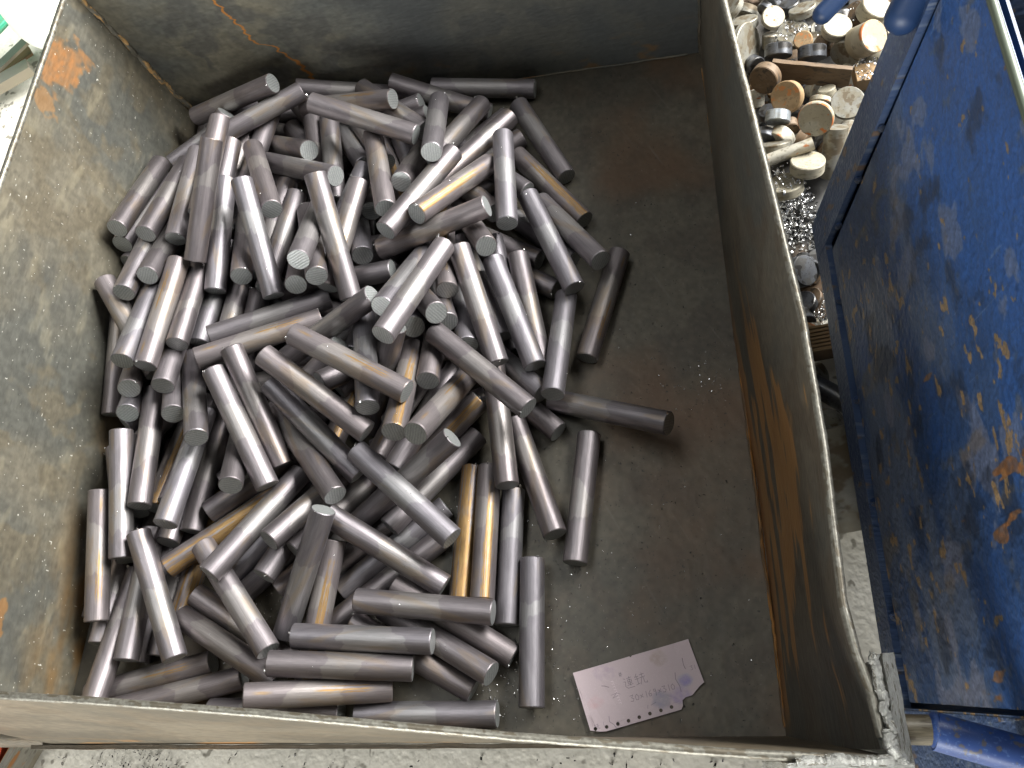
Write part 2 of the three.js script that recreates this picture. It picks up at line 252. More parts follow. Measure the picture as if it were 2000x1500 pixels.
// [end a x, y, z, end b x, y, z in mm, finish (0 plain, 1..3 rust streaked), label]
const RODS = [
  [-805.0, 86.2, -920.4, -644.1, 137.4, -913.5, 0, "steel rod in the back left corner with its oval sawn end raised"],
  [-759.0, 111.5, -837.3, -612.1, 106.3, -920.8, 0, "plain steel rod slanting up-right, first from left of 3 in heap back-middle"],
  [-721.4, 141.5, -853.9, -731.3, 136.9, -685.2, 0, "plain steel rod lying lengthwise, third from left of 3 in heap back-left"],
  [-679.0, 211.7, -749.6, -725.5, 133.5, -607.2, 0, "plain steel rod lying lengthwise, second from left of 3 in heap back-left"],
  [-623.0, 74.8, -917.2, -461.9, 106.3, -877.1, 1, "rust-streaked steel rod lying crosswise, only such in heap back-middle"],
  [-571.2, 151.9, -849.2, -416.3, 120.7, -789.4, 0, "topmost steel rod slanting across the back edge of the heap"],
  [-637.4, 80.1, -955.2, -479.9, 19.9, -967.0, 0, "plain steel rod lying crosswise, first from left of 2 in heap back-middle"],
  [-531.6, 63.7, -950.7, -417.0, 84.0, -828.1, 0, "plain steel rod slanting up-left, first from left of 3 in heap back-right"],
  [-464.5, 22.7, -936.1, -633.3, 15.5, -936.7, 0, "plain steel rod lying crosswise, second from left of 2 in heap back-middle"],
  [-396.4, 84.9, -882.0, -382.8, 152.1, -727.5, 0, "plain steel rod lying lengthwise, third from left of 4 in heap back-right"],
  [-341.3, 42.1, -903.1, -394.7, 106.5, -756.2, 0, "plain steel rod slanting up-right, third from left of 4 in heap back-right"],
  [-290.9, 64.0, -850.6, -394.9, 91.5, -720.2, 0, "plain steel rod slanting up-right, fourth from left of 4 in heap back-right"],
  [-362.9, 113.1, -756.9, -443.8, 145.4, -612.1, 0, "plain steel rod slanting up-right, second from left of 4 in heap back-right"],
  [-319.6, 75.0, -759.6, -400.5, 148.9, -630.9, 2, "rust-streaked steel rod slanting up-right, only such in heap back-right"],
  [-307.8, 132.4, -643.1, -470.5, 93.3, -619.6, 0, "plain steel rod lying crosswise, second from left of 3 in heap centre-right"],
  [-309.0, 78.7, -670.4, -409.4, 40.1, -800.7, 0, "plain steel rod slanting up-left, second from left of 3 in heap back-right"],
  [-297.7, 85.4, -799.4, -287.7, 101.9, -631.5, 0, "plain steel rod lying lengthwise, fourth from left of 4 in heap back-right"],
  [-287.9, 15.7, -917.0, -215.4, 15.5, -764.3, 0, "dim steel rod lying alone on the floor, farthest toward the dark back right"],
  [-290.7, 15.5, -818.3, -191.0, 18.5, -681.9, 2, "rust-streaked steel rod slanting up-left, second from left of 2 in heap back-right"],
  [-268.6, 46.8, -722.0, -392.2, 45.6, -837.3, 0, "plain steel rod slanting up-left, third from left of 3 in heap back-right"],
  [-266.7, 60.6, -707.4, -205.0, 52.8, -550.3, 0, "plain steel rod slanting up-left, eighth from left of 9 in heap centre-right"],
  [-253.2, 24.3, -719.0, -167.6, 68.9, -580.3, 0, "plain steel rod slanting up-left, ninth from left of 9 in heap centre-right"],
  [-257.5, 17.9, -623.5, -401.0, 15.5, -712.7, 0, "plain steel rod lying crosswise, third from left of 3 in heap centre-right"],
  [-314.0, 111.0, -594.0, -378.8, 33.0, -729.1, 0, "plain steel rod slanting up-left, third from left of 9 in heap centre-right"],
  [-319.1, 51.7, -646.8, -289.9, 16.1, -484.2, 0, "plain steel rod lying lengthwise, fifth from left of 7 in heap centre-right"],
  [-313.3, 74.7, -596.1, -258.8, 59.6, -436.9, 0, "plain steel rod slanting up-left, seventh from left of 9 in heap centre-right"],
  [-283.7, 47.1, -617.4, -254.9, 31.9, -451.6, 0, "plain steel rod lying lengthwise, sixth from left of 7 in heap centre-right"],
  [-349.7, 117.8, -593.1, -303.9, 81.5, -434.5, 0, "plain steel rod lying lengthwise, fourth from left of 7 in heap centre-right"],
  [-365.0, 57.2, -647.4, -304.6, 46.3, -489.9, 0, "plain steel rod slanting up-left, fifth from left of 9 in heap centre-right"],
  [-219.8, 24.8, -557.5, -236.4, 62.7, -393.7, 0, "plain steel rod lying lengthwise, seventh from left of 7 in heap centre-right"],
  [-143.9, 15.5, -623.8, -196.1, 15.5, -463.1, 1, "steel rod alone on the floor with an orange smear at its middle"],
  [-95.6, 65.0, -343.0, -244.0, 14.8, -406.5, 0, "steel rod lying crosswise alone on the floor, nearest the right wall"],
  [-382.6, 107.0, -475.6, -260.6, 108.2, -358.6, 0, "plain steel rod slanting up-left, fourth from left of 9 in heap centre-right"],
  [-235.9, 15.5, -359.9, -357.4, 15.5, -477.4, 0, "plain steel rod slanting up-left, second from left of 2 in heap lower-right"],
  [-253.0, 39.8, -406.0, -365.2, 15.3, -529.9, 0, "plain steel rod slanting up-left, sixth from left of 9 in heap centre-right"],
  [-296.8, 53.4, -280.8, -316.2, 50.4, -448.6, 0, "plain steel rod lying lengthwise, second from left of 2 in heap lower-right"],
  [-294.1, 19.2, -379.9, -240.8, 35.2, -220.3, 0, "shiny steel rod on the floor slanting toward the lone rod above the slip"],
  [-196.6, 15.5, -355.6, -219.9, 20.4, -188.3, 0, "steel rod standing alone lengthwise on bare floor, above the paper slip"],
  [-350.1, 15.5, -319.4, -360.1, 22.0, -150.8, 3, "brightest ochre streaked steel rod, leftmost of four parallel lengthwise rods left of the slip"],
  [-324.3, 29.7, -314.9, -330.2, 36.6, -146.1, 2, "second of four parallel lengthwise rods left of the slip, faintly rust streaked"],
  [-296.2, 15.5, -287.3, -305.1, 15.5, -118.5, 0, "third of four parallel lengthwise rods left of the slip, plain grey"],
  [-271.6, 22.0, -195.6, -273.8, 24.3, -26.6, 0, "steel rod lying lengthwise beside the paper slip, its lower end near the front wall"],
  [-700.5, 32.5, -892.8, -585.4, 110.6, -796.9, 0, "tilted steel rod whose bright white sawn end faces the viewer, near back of heap"],
  [-667.9, 80.1, -812.7, -530.3, 129.1, -727.8, 0, "tilted steel rod with bluish sawn end, just below the white-ended rod"],
  [-680.6, 107.3, -820.1, -612.3, 146.2, -670.4, 0, "plain steel rod lying lengthwise, third from left of 5 in heap back-middle"],
  [-646.3, 176.2, -702.0, -608.5, 116.0, -548.6, 0, "plain steel rod lying lengthwise, fourth from left of 11 in heap centre-middle"],
  [-695.1, 141.0, -737.7, -704.2, 106.8, -572.4, 0, "plain steel rod lying lengthwise, first from left of 11 in heap centre-middle"],
  [-715.4, 111.9, -834.3, -722.9, 107.9, -665.5, 0, "plain steel rod lying lengthwise, first from left of 5 in heap back-middle"],
  [-711.0, 73.5, -907.1, -730.8, 81.7, -739.4, 0, "plain steel rod lying lengthwise, second from left of 5 in heap back-middle"],
  [-679.3, 72.9, -918.3, -700.0, 88.3, -751.2, 0, "plain steel rod slanting up-right, second from left of 3 in heap back-middle"],
  [-657.8, 44.9, -911.0, -559.9, 30.3, -774.1, 0, "plain steel rod slanting up-left, first from left of 3 in heap back-middle"],
  [-603.9, 77.4, -888.2, -571.6, 62.5, -723.0, 0, "plain steel rod lying lengthwise, fourth from left of 5 in heap back-middle"],
  [-572.7, 85.1, -879.8, -544.9, 88.2, -713.2, 0, "plain steel rod lying lengthwise, fifth from left of 5 in heap back-middle"],
  [-559.0, 54.7, -926.2, -475.6, 79.6, -781.3, 0, "plain steel rod slanting up-left, third from left of 3 in heap back-middle"],
  [-595.8, 45.4, -932.3, -513.1, 72.8, -787.6, 0, "plain steel rod slanting up-left, second from left of 3 in heap back-middle"],
  [-499.6, 97.8, -763.8, -556.4, 93.3, -604.7, 0, "plain steel rod slanting up-right, third from left of 3 in heap back-middle"],
  [-497.1, 121.1, -719.6, -534.4, 110.7, -555.1, 1, "rust-streaked steel rod lying lengthwise, only such in heap centre-middle"],
  [-528.0, 195.4, -679.4, -498.8, 109.8, -536.6, 0, "plain steel rod lying lengthwise, ninth from left of 11 in heap centre-middle"],
  [-607.6, 90.0, -737.0, -631.3, 100.3, -570.0, 0, "plain steel rod lying lengthwise, sixth from left of 11 in heap centre-middle"],
  [-631.6, 77.8, -770.8, -653.6, 84.7, -603.4, 0, "plain steel rod lying lengthwise, fifth from left of 11 in heap centre-middle"],
  [-540.8, 188.1, -553.2, -552.1, 114.5, -704.9, 0, "plain steel rod slanting up-right, first from left of 2 in heap centre-middle"],
  [-531.8, 151.2, -550.6, -585.5, 94.0, -700.3, 0, "plain steel rod lying lengthwise, eighth from left of 11 in heap centre-middle"],
  [-570.3, 130.6, -553.3, -603.7, 55.3, -700.9, 0, "plain steel rod lying lengthwise, seventh from left of 11 in heap centre-middle"],
  [-490.0, 104.0, -605.4, -536.6, 37.6, -753.7, 0, "plain steel rod lying lengthwise, tenth from left of 11 in heap centre-middle"],
  [-450.6, 88.7, -587.2, -618.9, 74.1, -582.1, 0, "plain steel rod lying crosswise, only such in heap centre-middle"],
  [-392.7, 98.9, -694.3, -528.6, 47.6, -608.0, 0, "plain steel rod slanting up-right, third from left of 5 in heap centre-right"],
  [-490.7, 84.1, -694.1, -528.6, 15.3, -843.7, 0, "plain steel rod lying lengthwise, first from left of 4 in heap back-right"],
  [-489.9, 103.3, -816.6, -449.1, 136.3, -656.0, 0, "plain steel rod lying lengthwise, second from left of 4 in heap back-right"],
  [-432.1, 128.9, -703.3, -424.6, 39.8, -846.7, 0, "plain steel rod slanting up-right, first from left of 4 in heap back-right"],
  [-503.0, 40.7, -857.6, -443.9, 58.7, -700.3, 2, "rust-streaked steel rod slanting up-left, first from left of 2 in heap back-right"],
  [-487.7, 57.2, -961.0, -333.0, 15.0, -907.6, 0, "plain steel rod lying crosswise, only such in heap back-right"],
  [-841.9, 97.1, -823.8, -844.8, 153.8, -664.6, 0, "plain steel rod slanting up-right, first from left of 4 in heap back-left"],
  [-840.3, 73.2, -840.0, -706.0, 76.0, -942.5, 0, "plain steel rod slanting up-right, fourth from left of 4 in heap back-left"],
  [-794.4, 98.1, -816.6, -803.3, 145.9, -654.7, 0, "plain steel rod slanting up-right, third from left of 4 in heap back-left"],
  [-854.2, 126.0, -656.8, -844.1, 68.1, -815.3, 0, "plain steel rod slanting up-right, second from left of 4 in heap back-left"],
  [-761.6, 135.9, -646.8, -761.9, 121.0, -815.2, 0, "plain steel rod lying lengthwise, first from left of 3 in heap back-left"],
  [-781.8, 152.1, -579.9, -794.5, 81.2, -732.8, 0, "plain steel rod slanting up-right, fourth from left of 4 in heap centre-left"],
  [-815.4, 149.0, -558.0, -821.1, 99.1, -719.3, 0, "plain steel rod slanting up-right, second from left of 4 in heap centre-left"],
  [-856.8, 100.8, -639.8, -807.3, 42.5, -790.5, 0, "plain steel rod slanting up-right, third from left of 4 in heap centre-left"],
  [-864.9, 131.2, -593.4, -774.9, 102.2, -453.4, 0, "plain steel rod slanting up-left, only such in heap centre-left"],
  [-790.4, 155.2, -448.9, -795.9, 108.0, -611.1, 0, "plain steel rod slanting up-right, first from left of 4 in heap centre-left"],
  [-764.7, 142.5, -444.6, -752.7, 131.6, -612.8, 1, "rust-streaked steel rod lying lengthwise, second from left of 2 in heap centre-left"],
  [-732.6, 130.2, -479.9, -734.8, 99.9, -646.1, 0, "plain steel rod lying lengthwise, third from left of 4 in heap centre-left"],
  [-744.3, 127.3, -421.4, -766.2, 71.3, -579.4, 0, "plain steel rod lying lengthwise, second from left of 4 in heap centre-left"],
  [-729.2, 85.4, -502.6, -708.9, 79.0, -670.2, 0, "plain steel rod lying lengthwise, fourth from left of 4 in heap centre-left"],
  [-656.3, 124.6, -580.0, -695.4, 71.6, -735.7, 0, "plain steel rod lying lengthwise, third from left of 11 in heap centre-middle"],
  [-684.8, 70.4, -634.6, -687.6, 94.6, -467.3, 0, "plain steel rod lying lengthwise, second from left of 11 in heap centre-middle"],
  [-691.7, 123.3, -491.1, -541.1, 83.6, -556.8, 0, "long pale steel rod lying crosswise on top, left of the heap centre"],
  [-698.7, 131.1, -455.4, -548.6, 89.8, -521.1, 1, "rust-streaked steel rod lying crosswise, only such in heap centre-middle"],
  [-451.5, 149.7, -512.9, -598.8, 77.8, -471.6, 0, "plain steel rod slanting up-right, second from left of 2 in heap centre-middle"],
  [-544.6, 171.6, -455.8, -398.6, 152.3, -372.8, 1, "brownish steel rod slanting down to the right across the heap centre"],
  [-363.5, 137.9, -585.1, -421.9, 185.1, -433.7, 0, "plain steel rod slanting up-right, fifth from left of 5 in heap centre-right"],
  [-406.2, 74.2, -624.4, -432.2, 166.2, -485.0, 0, "plain steel rod slanting up-right, fourth from left of 5 in heap centre-right"],
  [-365.8, 109.9, -532.8, -389.0, 66.2, -694.4, 2, "rust-streaked steel rod lying lengthwise, only such in heap centre-right"],
  [-371.2, 135.6, -486.1, -453.0, 48.5, -605.7, 0, "plain steel rod slanting up-left, second from left of 9 in heap centre-right"],
  [-367.8, 98.4, -492.1, -419.1, 36.0, -640.5, 0, "plain steel rod lying lengthwise, second from left of 7 in heap centre-right"],
  [-408.0, 112.8, -482.4, -469.4, 13.0, -604.1, 0, "plain steel rod slanting up-left, first from left of 9 in heap centre-right"],
  [-376.4, 26.5, -615.4, -342.8, 86.9, -461.2, 0, "plain steel rod lying lengthwise, third from left of 7 in heap centre-right"],
  [-388.2, 106.3, -406.2, -395.7, 37.9, -560.5, 0, "plain steel rod lying lengthwise, first from left of 7 in heap centre-right"],
  [-421.3, 70.0, -475.5, -414.4, 146.4, -325.0, 2, "rust streaked steel rod with a dull round end, just left of the heap centre hollow"],
  [-485.3, 96.2, -520.9, -451.3, 140.1, -361.3, 0, "plain steel rod lying lengthwise, eleventh from left of 11 in heap centre-middle"],
  [-475.7, 36.5, -629.1, -502.5, 80.6, -468.2, 0, "plain steel rod slanting up-right, first from left of 5 in heap centre-right"],
  [-424.9, 135.1, -473.3, -496.8, 10.6, -384.4, 0, "plain steel rod lying lengthwise, first from left of 2 in heap lower-right"],
  [-528.6, 116.3, -412.4, -413.7, 41.0, -510.8, 0, "plain steel rod lying crosswise, first from left of 3 in heap centre-right"],
  [-528.5, 60.8, -426.2, -418.3, 29.8, -550.5, 0, "plain steel rod slanting up-right, second from left of 5 in heap centre-right"],
  [-508.3, 15.0, -481.0, -539.6, 58.8, -320.8, 2, "rust-streaked steel rod slanting up-right, only such in heap lower-middle"],
  [-589.3, 159.2, -438.0, -459.6, 113.7, -339.6, 0, "plain steel rod slanting up-left, fifth from left of 5 in heap lower-middle"],
  [-595.3, 122.1, -415.2, -482.5, 73.1, -299.2, 0, "plain steel rod slanting up-left, fourth from left of 5 in heap lower-middle"],
  [-604.9, 70.2, -398.2, -501.9, 98.2, -267.1, 0, "plain steel rod slanting up-left, third from left of 5 in heap lower-middle"],
  [-478.3, 99.5, -322.5, -354.2, 91.9, -208.1, 0, "plain steel rod slanting up-left, first from left of 2 in heap lower-right"],
  [-385.1, 155.1, -317.3, -352.4, 42.8, -439.3, 1, "rust-streaked steel rod slanting up-right, third from left of 3 in heap lower-right"],
  [-458.8, 15.3, -293.5, -334.3, 42.4, -404.5, 2, "rust-streaked steel rod slanting up-right, second from left of 3 in heap lower-right"],
  [-384.7, 19.6, -509.6, -441.4, 82.6, -363.3, 0, "plain steel rod slanting up-right, second from left of 4 in heap lower-right"],
  [-441.9, 61.9, -308.5, -372.2, 32.1, -459.5, 0, "plain steel rod slanting up-right, third from left of 4 in heap lower-right"],
  [-466.7, 60.5, -324.2, -420.5, 14.9, -480.2, 1, "rust-streaked steel rod slanting up-right, first from left of 3 in heap lower-right"],
  [-355.6, 98.4, -332.0, -491.1, 40.8, -249.0, 0, "plain steel rod slanting up-right, first from left of 4 in heap lower-right"],
  [-342.8, 15.3, -365.4, -451.3, 41.5, -238.5, 0, "plain steel rod slanting up-right, fourth from left of 4 in heap lower-right"],
  [-463.6, 14.6, -334.2, -559.4, 71.7, -207.3, 0, "plain steel rod slanting up-right, sixth from left of 6 in heap lower-middle"],
  [-457.9, 15.5, -253.7, -588.6, 15.5, -146.5, 0, "plain steel rod slanting up-right, third from left of 3 in heap front-middle"],
  [-384.4, 15.5, -269.7, -518.7, 15.5, -167.1, 0, "plain steel rod slanting up-right, second from left of 2 in heap front-right"],
  [-389.2, 15.5, -228.0, -524.8, 15.5, -127.2, 0, "plain steel rod slanting up-right, first from left of 2 in heap front-right"],
  [-517.0, 79.7, -248.9, -376.8, 39.2, -163.6, 0, "plain steel rod slanting up-left, first from left of 4 in heap front-right"],
  [-514.2, 60.1, -221.7, -546.9, 29.0, -58.8, 2, "steel rod with a broad ochre patch at its lower end, near front middle"],
  [-508.7, 112.7, -245.6, -578.5, 36.1, -112.1, 0, "plain steel rod lying lengthwise, only such in heap front-middle"],
  [-568.9, 55.8, -314.6, -652.1, 104.4, -175.8, 0, "plain steel rod slanting up-right, first from left of 6 in heap lower-middle"],
  [-496.0, 29.3, -339.6, -581.2, 102.3, -213.3, 0, "plain steel rod slanting up-right, fifth from left of 6 in heap lower-middle"],
  [-534.8, 25.3, -327.6, -600.0, 68.0, -177.7, 0, "plain steel rod slanting up-right, fourth from left of 6 in heap lower-middle"],
  [-604.1, 15.5, -171.8, -473.3, 15.5, -278.8, 0, "plain steel rod slanting up-right, second from left of 3 in heap front-middle"],
  [-656.6, 15.5, -164.0, -530.4, 15.5, -276.4, 0, "plain steel rod slanting up-right, first from left of 3 in heap front-middle"],
  [-685.5, 72.8, -221.0, -580.0, 70.3, -88.9, 0, "plain steel rod slanting up-left, second from left of 3 in heap front-middle"],
  [-740.3, 56.7, -197.7, -604.1, 35.9, -295.5, 3, "dirty yellow-stained steel rod under two crossing rods at front left"],
  [-667.6, 137.8, -432.8, -596.0, 92.4, -286.6, 0, "plain steel rod slanting up-left, first from left of 5 in heap lower-middle"],
  [-644.8, 142.2, -461.7, -587.7, 75.0, -317.5, 0, "plain steel rod slanting up-left, second from left of 5 in heap lower-middle"],
  [-744.2, 73.8, -489.6, -681.2, 130.2, -343.3, 0, "plain steel rod lying lengthwise, seventh from left of 8 in heap lower-left"],
  [-784.5, 85.2, -438.1, -771.0, 92.2, -269.8, 0, "plain steel rod lying lengthwise, third from left of 8 in heap lower-left"],
  [-857.8, 95.9, -580.3, -859.8, 64.1, -414.4, 0, "plain steel rod lying lengthwise, first from left of 4 in heap centre-left"],
  [-809.5, 105.5, -372.8, -796.9, 72.8, -207.5, 0, "plain steel rod lying lengthwise, first from left of 8 in heap lower-left"],
  [-841.8, 80.6, -299.0, -828.9, 54.0, -132.6, 1, "steel rod standing along the left wall, leftmost of all rods in the heap"],
  [-732.7, 111.5, -386.6, -792.8, 43.4, -529.1, 0, "plain steel rod lying lengthwise, fifth from left of 8 in heap lower-left"],
  [-806.7, 103.8, -396.5, -849.0, 22.5, -538.5, 0, "plain steel rod slanting up-right, first from left of 4 in heap lower-left"],
  [-800.6, 118.3, -426.1, -850.7, 40.2, -567.4, 2, "rust-streaked steel rod lying lengthwise, first from left of 2 in heap centre-left"],
  [-835.0, 65.5, -395.5, -735.4, 17.7, -523.5, 0, "plain steel rod slanting up-right, second from left of 4 in heap lower-left"],
  [-760.7, 20.8, -437.3, -768.1, 63.5, -274.0, 2, "steel rod with vivid yellow line, mostly buried at the left of the heap"],
  [-823.5, 15.0, -433.1, -796.5, 58.0, -271.9, 0, "plain steel rod lying lengthwise, fourth from left of 8 in heap lower-left"],
  [-710.2, 73.9, -405.8, -721.5, 104.0, -239.9, 0, "plain steel rod lying lengthwise, sixth from left of 8 in heap lower-left"],
  [-698.8, 46.3, -413.0, -717.7, 49.8, -245.1, 0, "plain steel rod lying lengthwise, eighth from left of 8 in heap lower-left"],
  [-728.6, 33.5, -440.8, -740.2, 75.9, -277.6, 0, "plain steel rod slanting up-right, fourth from left of 4 in heap lower-left"],
  [-634.5, 113.5, -282.1, -669.5, 38.1, -429.2, 0, "plain steel rod lying lengthwise, only such in heap lower-middle"],
  [-691.8, 60.2, -265.7, -556.7, 44.9, -366.1, 0, "plain steel rod slanting up-right, second from left of 6 in heap lower-middle"],
  [-684.9, 23.5, -282.2, -535.0, 17.5, -360.0, 0, "plain steel rod slanting up-right, third from left of 6 in heap lower-middle"],
  [-857.4, 45.7, -372.6, -806.4, 46.1, -211.5, 0, "plain steel rod lying lengthwise, second from left of 8 in heap lower-left"],
  [-770.3, 85.4, -237.2, -702.2, 67.3, -83.6, 0, "plain steel rod lying lengthwise, fifth from left of 6 in heap front-left"],
  [-828.8, 15.5, -277.3, -837.4, 27.3, -108.9, 0, "plain steel rod lying lengthwise, second from left of 6 in heap front-left"],
  [-802.9, 24.1, -203.3, -813.8, 51.5, -36.9, 0, "plain steel rod lying lengthwise, first from left of 6 in heap front-left"],
  [-780.4, 49.5, -84.7, -777.6, 44.6, -253.6, 0, "plain steel rod lying lengthwise, third from left of 6 in heap front-left"],
  [-787.4, 15.5, -85.6, -769.3, 15.5, -253.6, 0, "plain steel rod lying lengthwise, fourth from left of 6 in heap front-left"],
  [-729.5, 28.7, -139.5, -705.6, 15.5, -306.3, 3, "steel rod end with vivid yellow rust line, small, among front left rods"],
  [-740.8, 15.5, -261.0, -758.2, 15.5, -92.9, 0, "plain steel rod lying lengthwise, sixth from left of 6 in heap front-left"],
  [-715.8, 45.3, -137.4, -568.3, 58.4, -55.9, 0, "plain steel rod slanting up-left, first from left of 3 in heap front-middle"],
  [-704.8, 40.9, -165.8, -563.6, 15.3, -76.4, 0, "plain steel rod slanting up-left, third from left of 3 in heap front-middle"],
  [-846.1, 18.2, -48.2, -681.1, 15.5, -85.0, 1, "steel rod with a thin orange line lying along front wall at far left"],
  [-634.4, 19.7, -65.2, -799.4, 26.7, -29.6, 0, "plain steel rod lying crosswise, only such in heap front-left"],
  [-594.8, 91.2, -38.2, -439.1, 26.4, -49.0, 1, "rust-streaked steel rod lying crosswise, only such in heap front-middle"],
  [-674.5, 17.4, -27.5, -505.5, 15.5, -24.3, 0, "steel rod lying along the front wall, half hidden by its rim"],
  [-484.7, 18.0, -21.0, -315.7, 15.5, -20.4, 0, "steel rod lying along the front wall, right of the others there"],
  [-550.9, 69.9, -106.3, -382.5, 58.8, -97.2, 0, "plain steel rod lying crosswise, second from left of 2 in heap front-middle"],
  [-572.3, 84.9, -74.4, -407.4, 48.6, -69.3, 0, "plain steel rod lying crosswise, first from left of 2 in heap front-middle"],
  [-479.4, 60.1, -146.6, -311.5, 57.7, -128.0, 0, "plain steel rod lying crosswise, only such in heap front-right"],
  [-461.3, 15.3, -145.0, -316.7, 41.8, -61.7, 0, "plain steel rod slanting up-left, third from left of 4 in heap front-right"],
  [-440.5, 35.1, -169.0, -296.3, 15.4, -83.2, 0, "plain steel rod slanting up-left, fourth from left of 4 in heap front-right"],
  [-493.0, 30.4, -126.2, -344.7, 15.4, -46.6, 0, "plain steel rod slanting up-left, second from left of 4 in heap front-right"],
  [-748.5, 52.8, -230.6, -737.3, 15.1, -394.9, 0, "plain steel rod slanting up-right, third from left of 4 in heap lower-left"],
  [-427.6, 27.4, -967.1, -260.6, 15.5, -943.9, 0, "grey steel rod lying alone along the foot of the back wall"],
  [-695.4, 15.5, -769.9, -602.2, 15.5, -628.9, 0, "steel rod buried under the heap, all but hidden by others"],
  [-552.0, 48.0, -657.1, -383.5, 41.9, -668.5, 0, "steel rod buried under the heap, all but hidden by others"],
  [-758.3, 70.4, -835.5, -761.7, 97.4, -668.7, 0, "steel rod buried under the heap, all but hidden by others"],
  [-730.7, 113.9, -891.2, -843.7, 33.9, -794.2, 0, "steel rod buried under the heap, all but hidden by others"],
  [-394.3, 15.5, -628.3, -492.2, 15.5, -490.5, 0, "steel rod buried under the heap, all but hidden by others"],
  [-809.6, 45.8, -578.1, -654.2, 45.9, -511.5, 0, "steel rod buried under the heap, all but hidden by others"],
  [-711.8, 15.5, -572.4, -705.2, 15.5, -403.5, 0, "steel rod buried under the heap, all but hidden by others"],
  [-418.6, 15.5, -703.8, -555.7, 15.5, -605.1, 0, "steel rod buried under the heap, all but hidden by others"],
  [-511.6, 17.0, -713.1, -674.9, 58.7, -724.6, 0, "steel rod buried under the heap, all but hidden by others"],
  [-706.9, 45.8, -691.6, -838.8, 45.6, -585.9, 0, "steel rod buried under the heap, all but hidden by others"],
  [-770.8, 44.3, -951.4, -732.5, 46.0, -786.8, 0, "steel rod buried under the heap, all but hidden by others"],
  [-488.2, 15.5, -353.1, -332.9, 15.5, -419.8, 0, "steel rod buried under the heap, all but hidden by others"],
  [-748.3, 15.5, -848.5, -755.5, 15.5, -679.7, 0, "steel rod buried under the heap, all but hidden by others"],
  [-417.2, 15.5, -910.7, -478.0, 15.5, -753.0, 0, "steel rod buried under the heap, all but hidden by others"],
  [-829.5, 15.5, -981.4, -836.3, 15.5, -812.5, 0, "steel rod buried under the heap, all but hidden by others"],
  [-540.0, 15.5, -425.9, -689.3, 15.5, -346.8, 0, "steel rod buried under the heap, all but hidden by others"],
  [-718.4, 70.8, -709.8, -855.6, 48.5, -613.7, 0, "steel rod buried under the heap, all but hidden by others"],
  [-748.5, 45.8, -598.4, -601.1, 45.8, -515.6, 0, "steel rod buried under the heap, all but hidden by others"],
  [-544.0, 45.9, -459.1, -712.8, 45.9, -451.1, 0, "steel rod buried under the heap, all but hidden by others"],
  [-586.8, 15.1, -874.6, -423.1, 55.2, -886.4, 0, "steel rod buried under the heap, all but hidden by others"],
  [-640.0, 45.9, -771.3, -789.6, 45.6, -692.7, 0, "steel rod buried under the heap, all but hidden by others"],
  [-675.4, 45.6, -626.7, -528.1, 45.8, -543.9, 0, "steel rod buried under the heap, all but hidden by others"],
  [-829.6, 15.5, -577.8, -788.5, 15.5, -413.8, 0, "steel rod buried under the heap, all but hidden by others"],
  [-656.7, 15.5, -662.9, -649.7, 15.5, -494.1, 0, "steel rod buried under the heap, all but hidden by others"],
  [-717.1, 15.5, -913.6, -722.4, 15.5, -744.7, 0, "steel rod buried under the heap, all but hidden by others"],
  [-691.9, 15.5, -872.5, -598.7, 15.5, -731.5, 0, "steel rod buried under the heap, all but hidden by others"],
  [-808.1, 45.6, -978.2, -769.7, 44.7, -813.6, 0, "steel rod buried under the heap, all but hidden by others"],
  [-530.3, 15.5, -690.9, -626.2, 15.5, -551.7, 0, "steel rod buried under the heap, all but hidden by others"],
  [-653.7, 44.3, -961.0, -559.7, 45.9, -820.6, 0, "steel rod buried under the heap, all but hidden by others"],
  [-601.4, 15.1, -903.3, -436.7, 51.4, -915.2, 0, "steel rod buried under the heap, all but hidden by others"],
  [-691.4, 45.9, -482.4, -522.6, 45.8, -490.4, 0, "steel rod buried under the heap, all but hidden by others"],
  [-468.3, 45.5, -853.0, -411.3, 45.9, -693.9, 0, "steel rod buried under the heap, all but hidden by others"],
  [-704.2, 45.2, -507.0, -808.4, 59.7, -374.8, 0, "steel rod buried under the heap, all but hidden by others"],
  [-328.6, 15.5, -737.0, -207.1, 15.5, -619.5, 0, "steel rod buried under the heap, all but hidden by others"],
  [-659.7, 45.8, -652.5, -512.4, 45.9, -569.7, 0, "steel rod buried under the heap, all but hidden by others"],
  [-776.6, 15.5, -961.8, -618.9, 15.5, -901.3, 0, "steel rod buried under the heap, all but hidden by others"],
  [-856.6, 15.5, -312.5, -863.5, 15.5, -143.6, 0, "steel rod buried under the heap, all but hidden by others"],
  [-282.8, 15.5, -851.1, -425.9, 15.5, -761.0, 0, "steel rod buried under the heap, all but hidden by others"],
  [-586.1, 15.5, -473.0, -714.4, 15.5, -363.0, 0, "steel rod buried under the heap, all but hidden by others"],
  [-516.2, 15.5, -560.0, -653.2, 15.5, -461.0, 0, "steel rod buried under the heap, all but hidden by others"],
  [-661.2, 15.5, -880.4, -568.0, 15.5, -739.4, 0, "steel rod buried under the heap, all but hidden by others"],
  [-820.6, 15.5, -797.6, -773.6, 15.5, -635.3, 0, "steel rod buried under the heap, all but hidden by others"],
  [-684.8, 15.5, -697.4, -754.1, 15.5, -543.3, 0, "steel rod buried under the heap, all but hidden by others"],
  [-653.0, 76.0, -581.9, -666.9, 76.7, -413.5, 0, "steel rod buried under the heap, all but hidden by others"],
  [-715.9, 44.9, -614.8, -568.7, 47.1, -531.9, 0, "steel rod buried under the heap, all but hidden by others"],
  [-761.0, 45.4, -796.3, -848.1, 45.9, -651.5, 0, "steel rod buried under the heap, all but hidden by others"],
  [-813.9, 15.5, -667.5, -780.1, 15.5, -501.9, 0, "steel rod buried under the heap, all but hidden by others"],
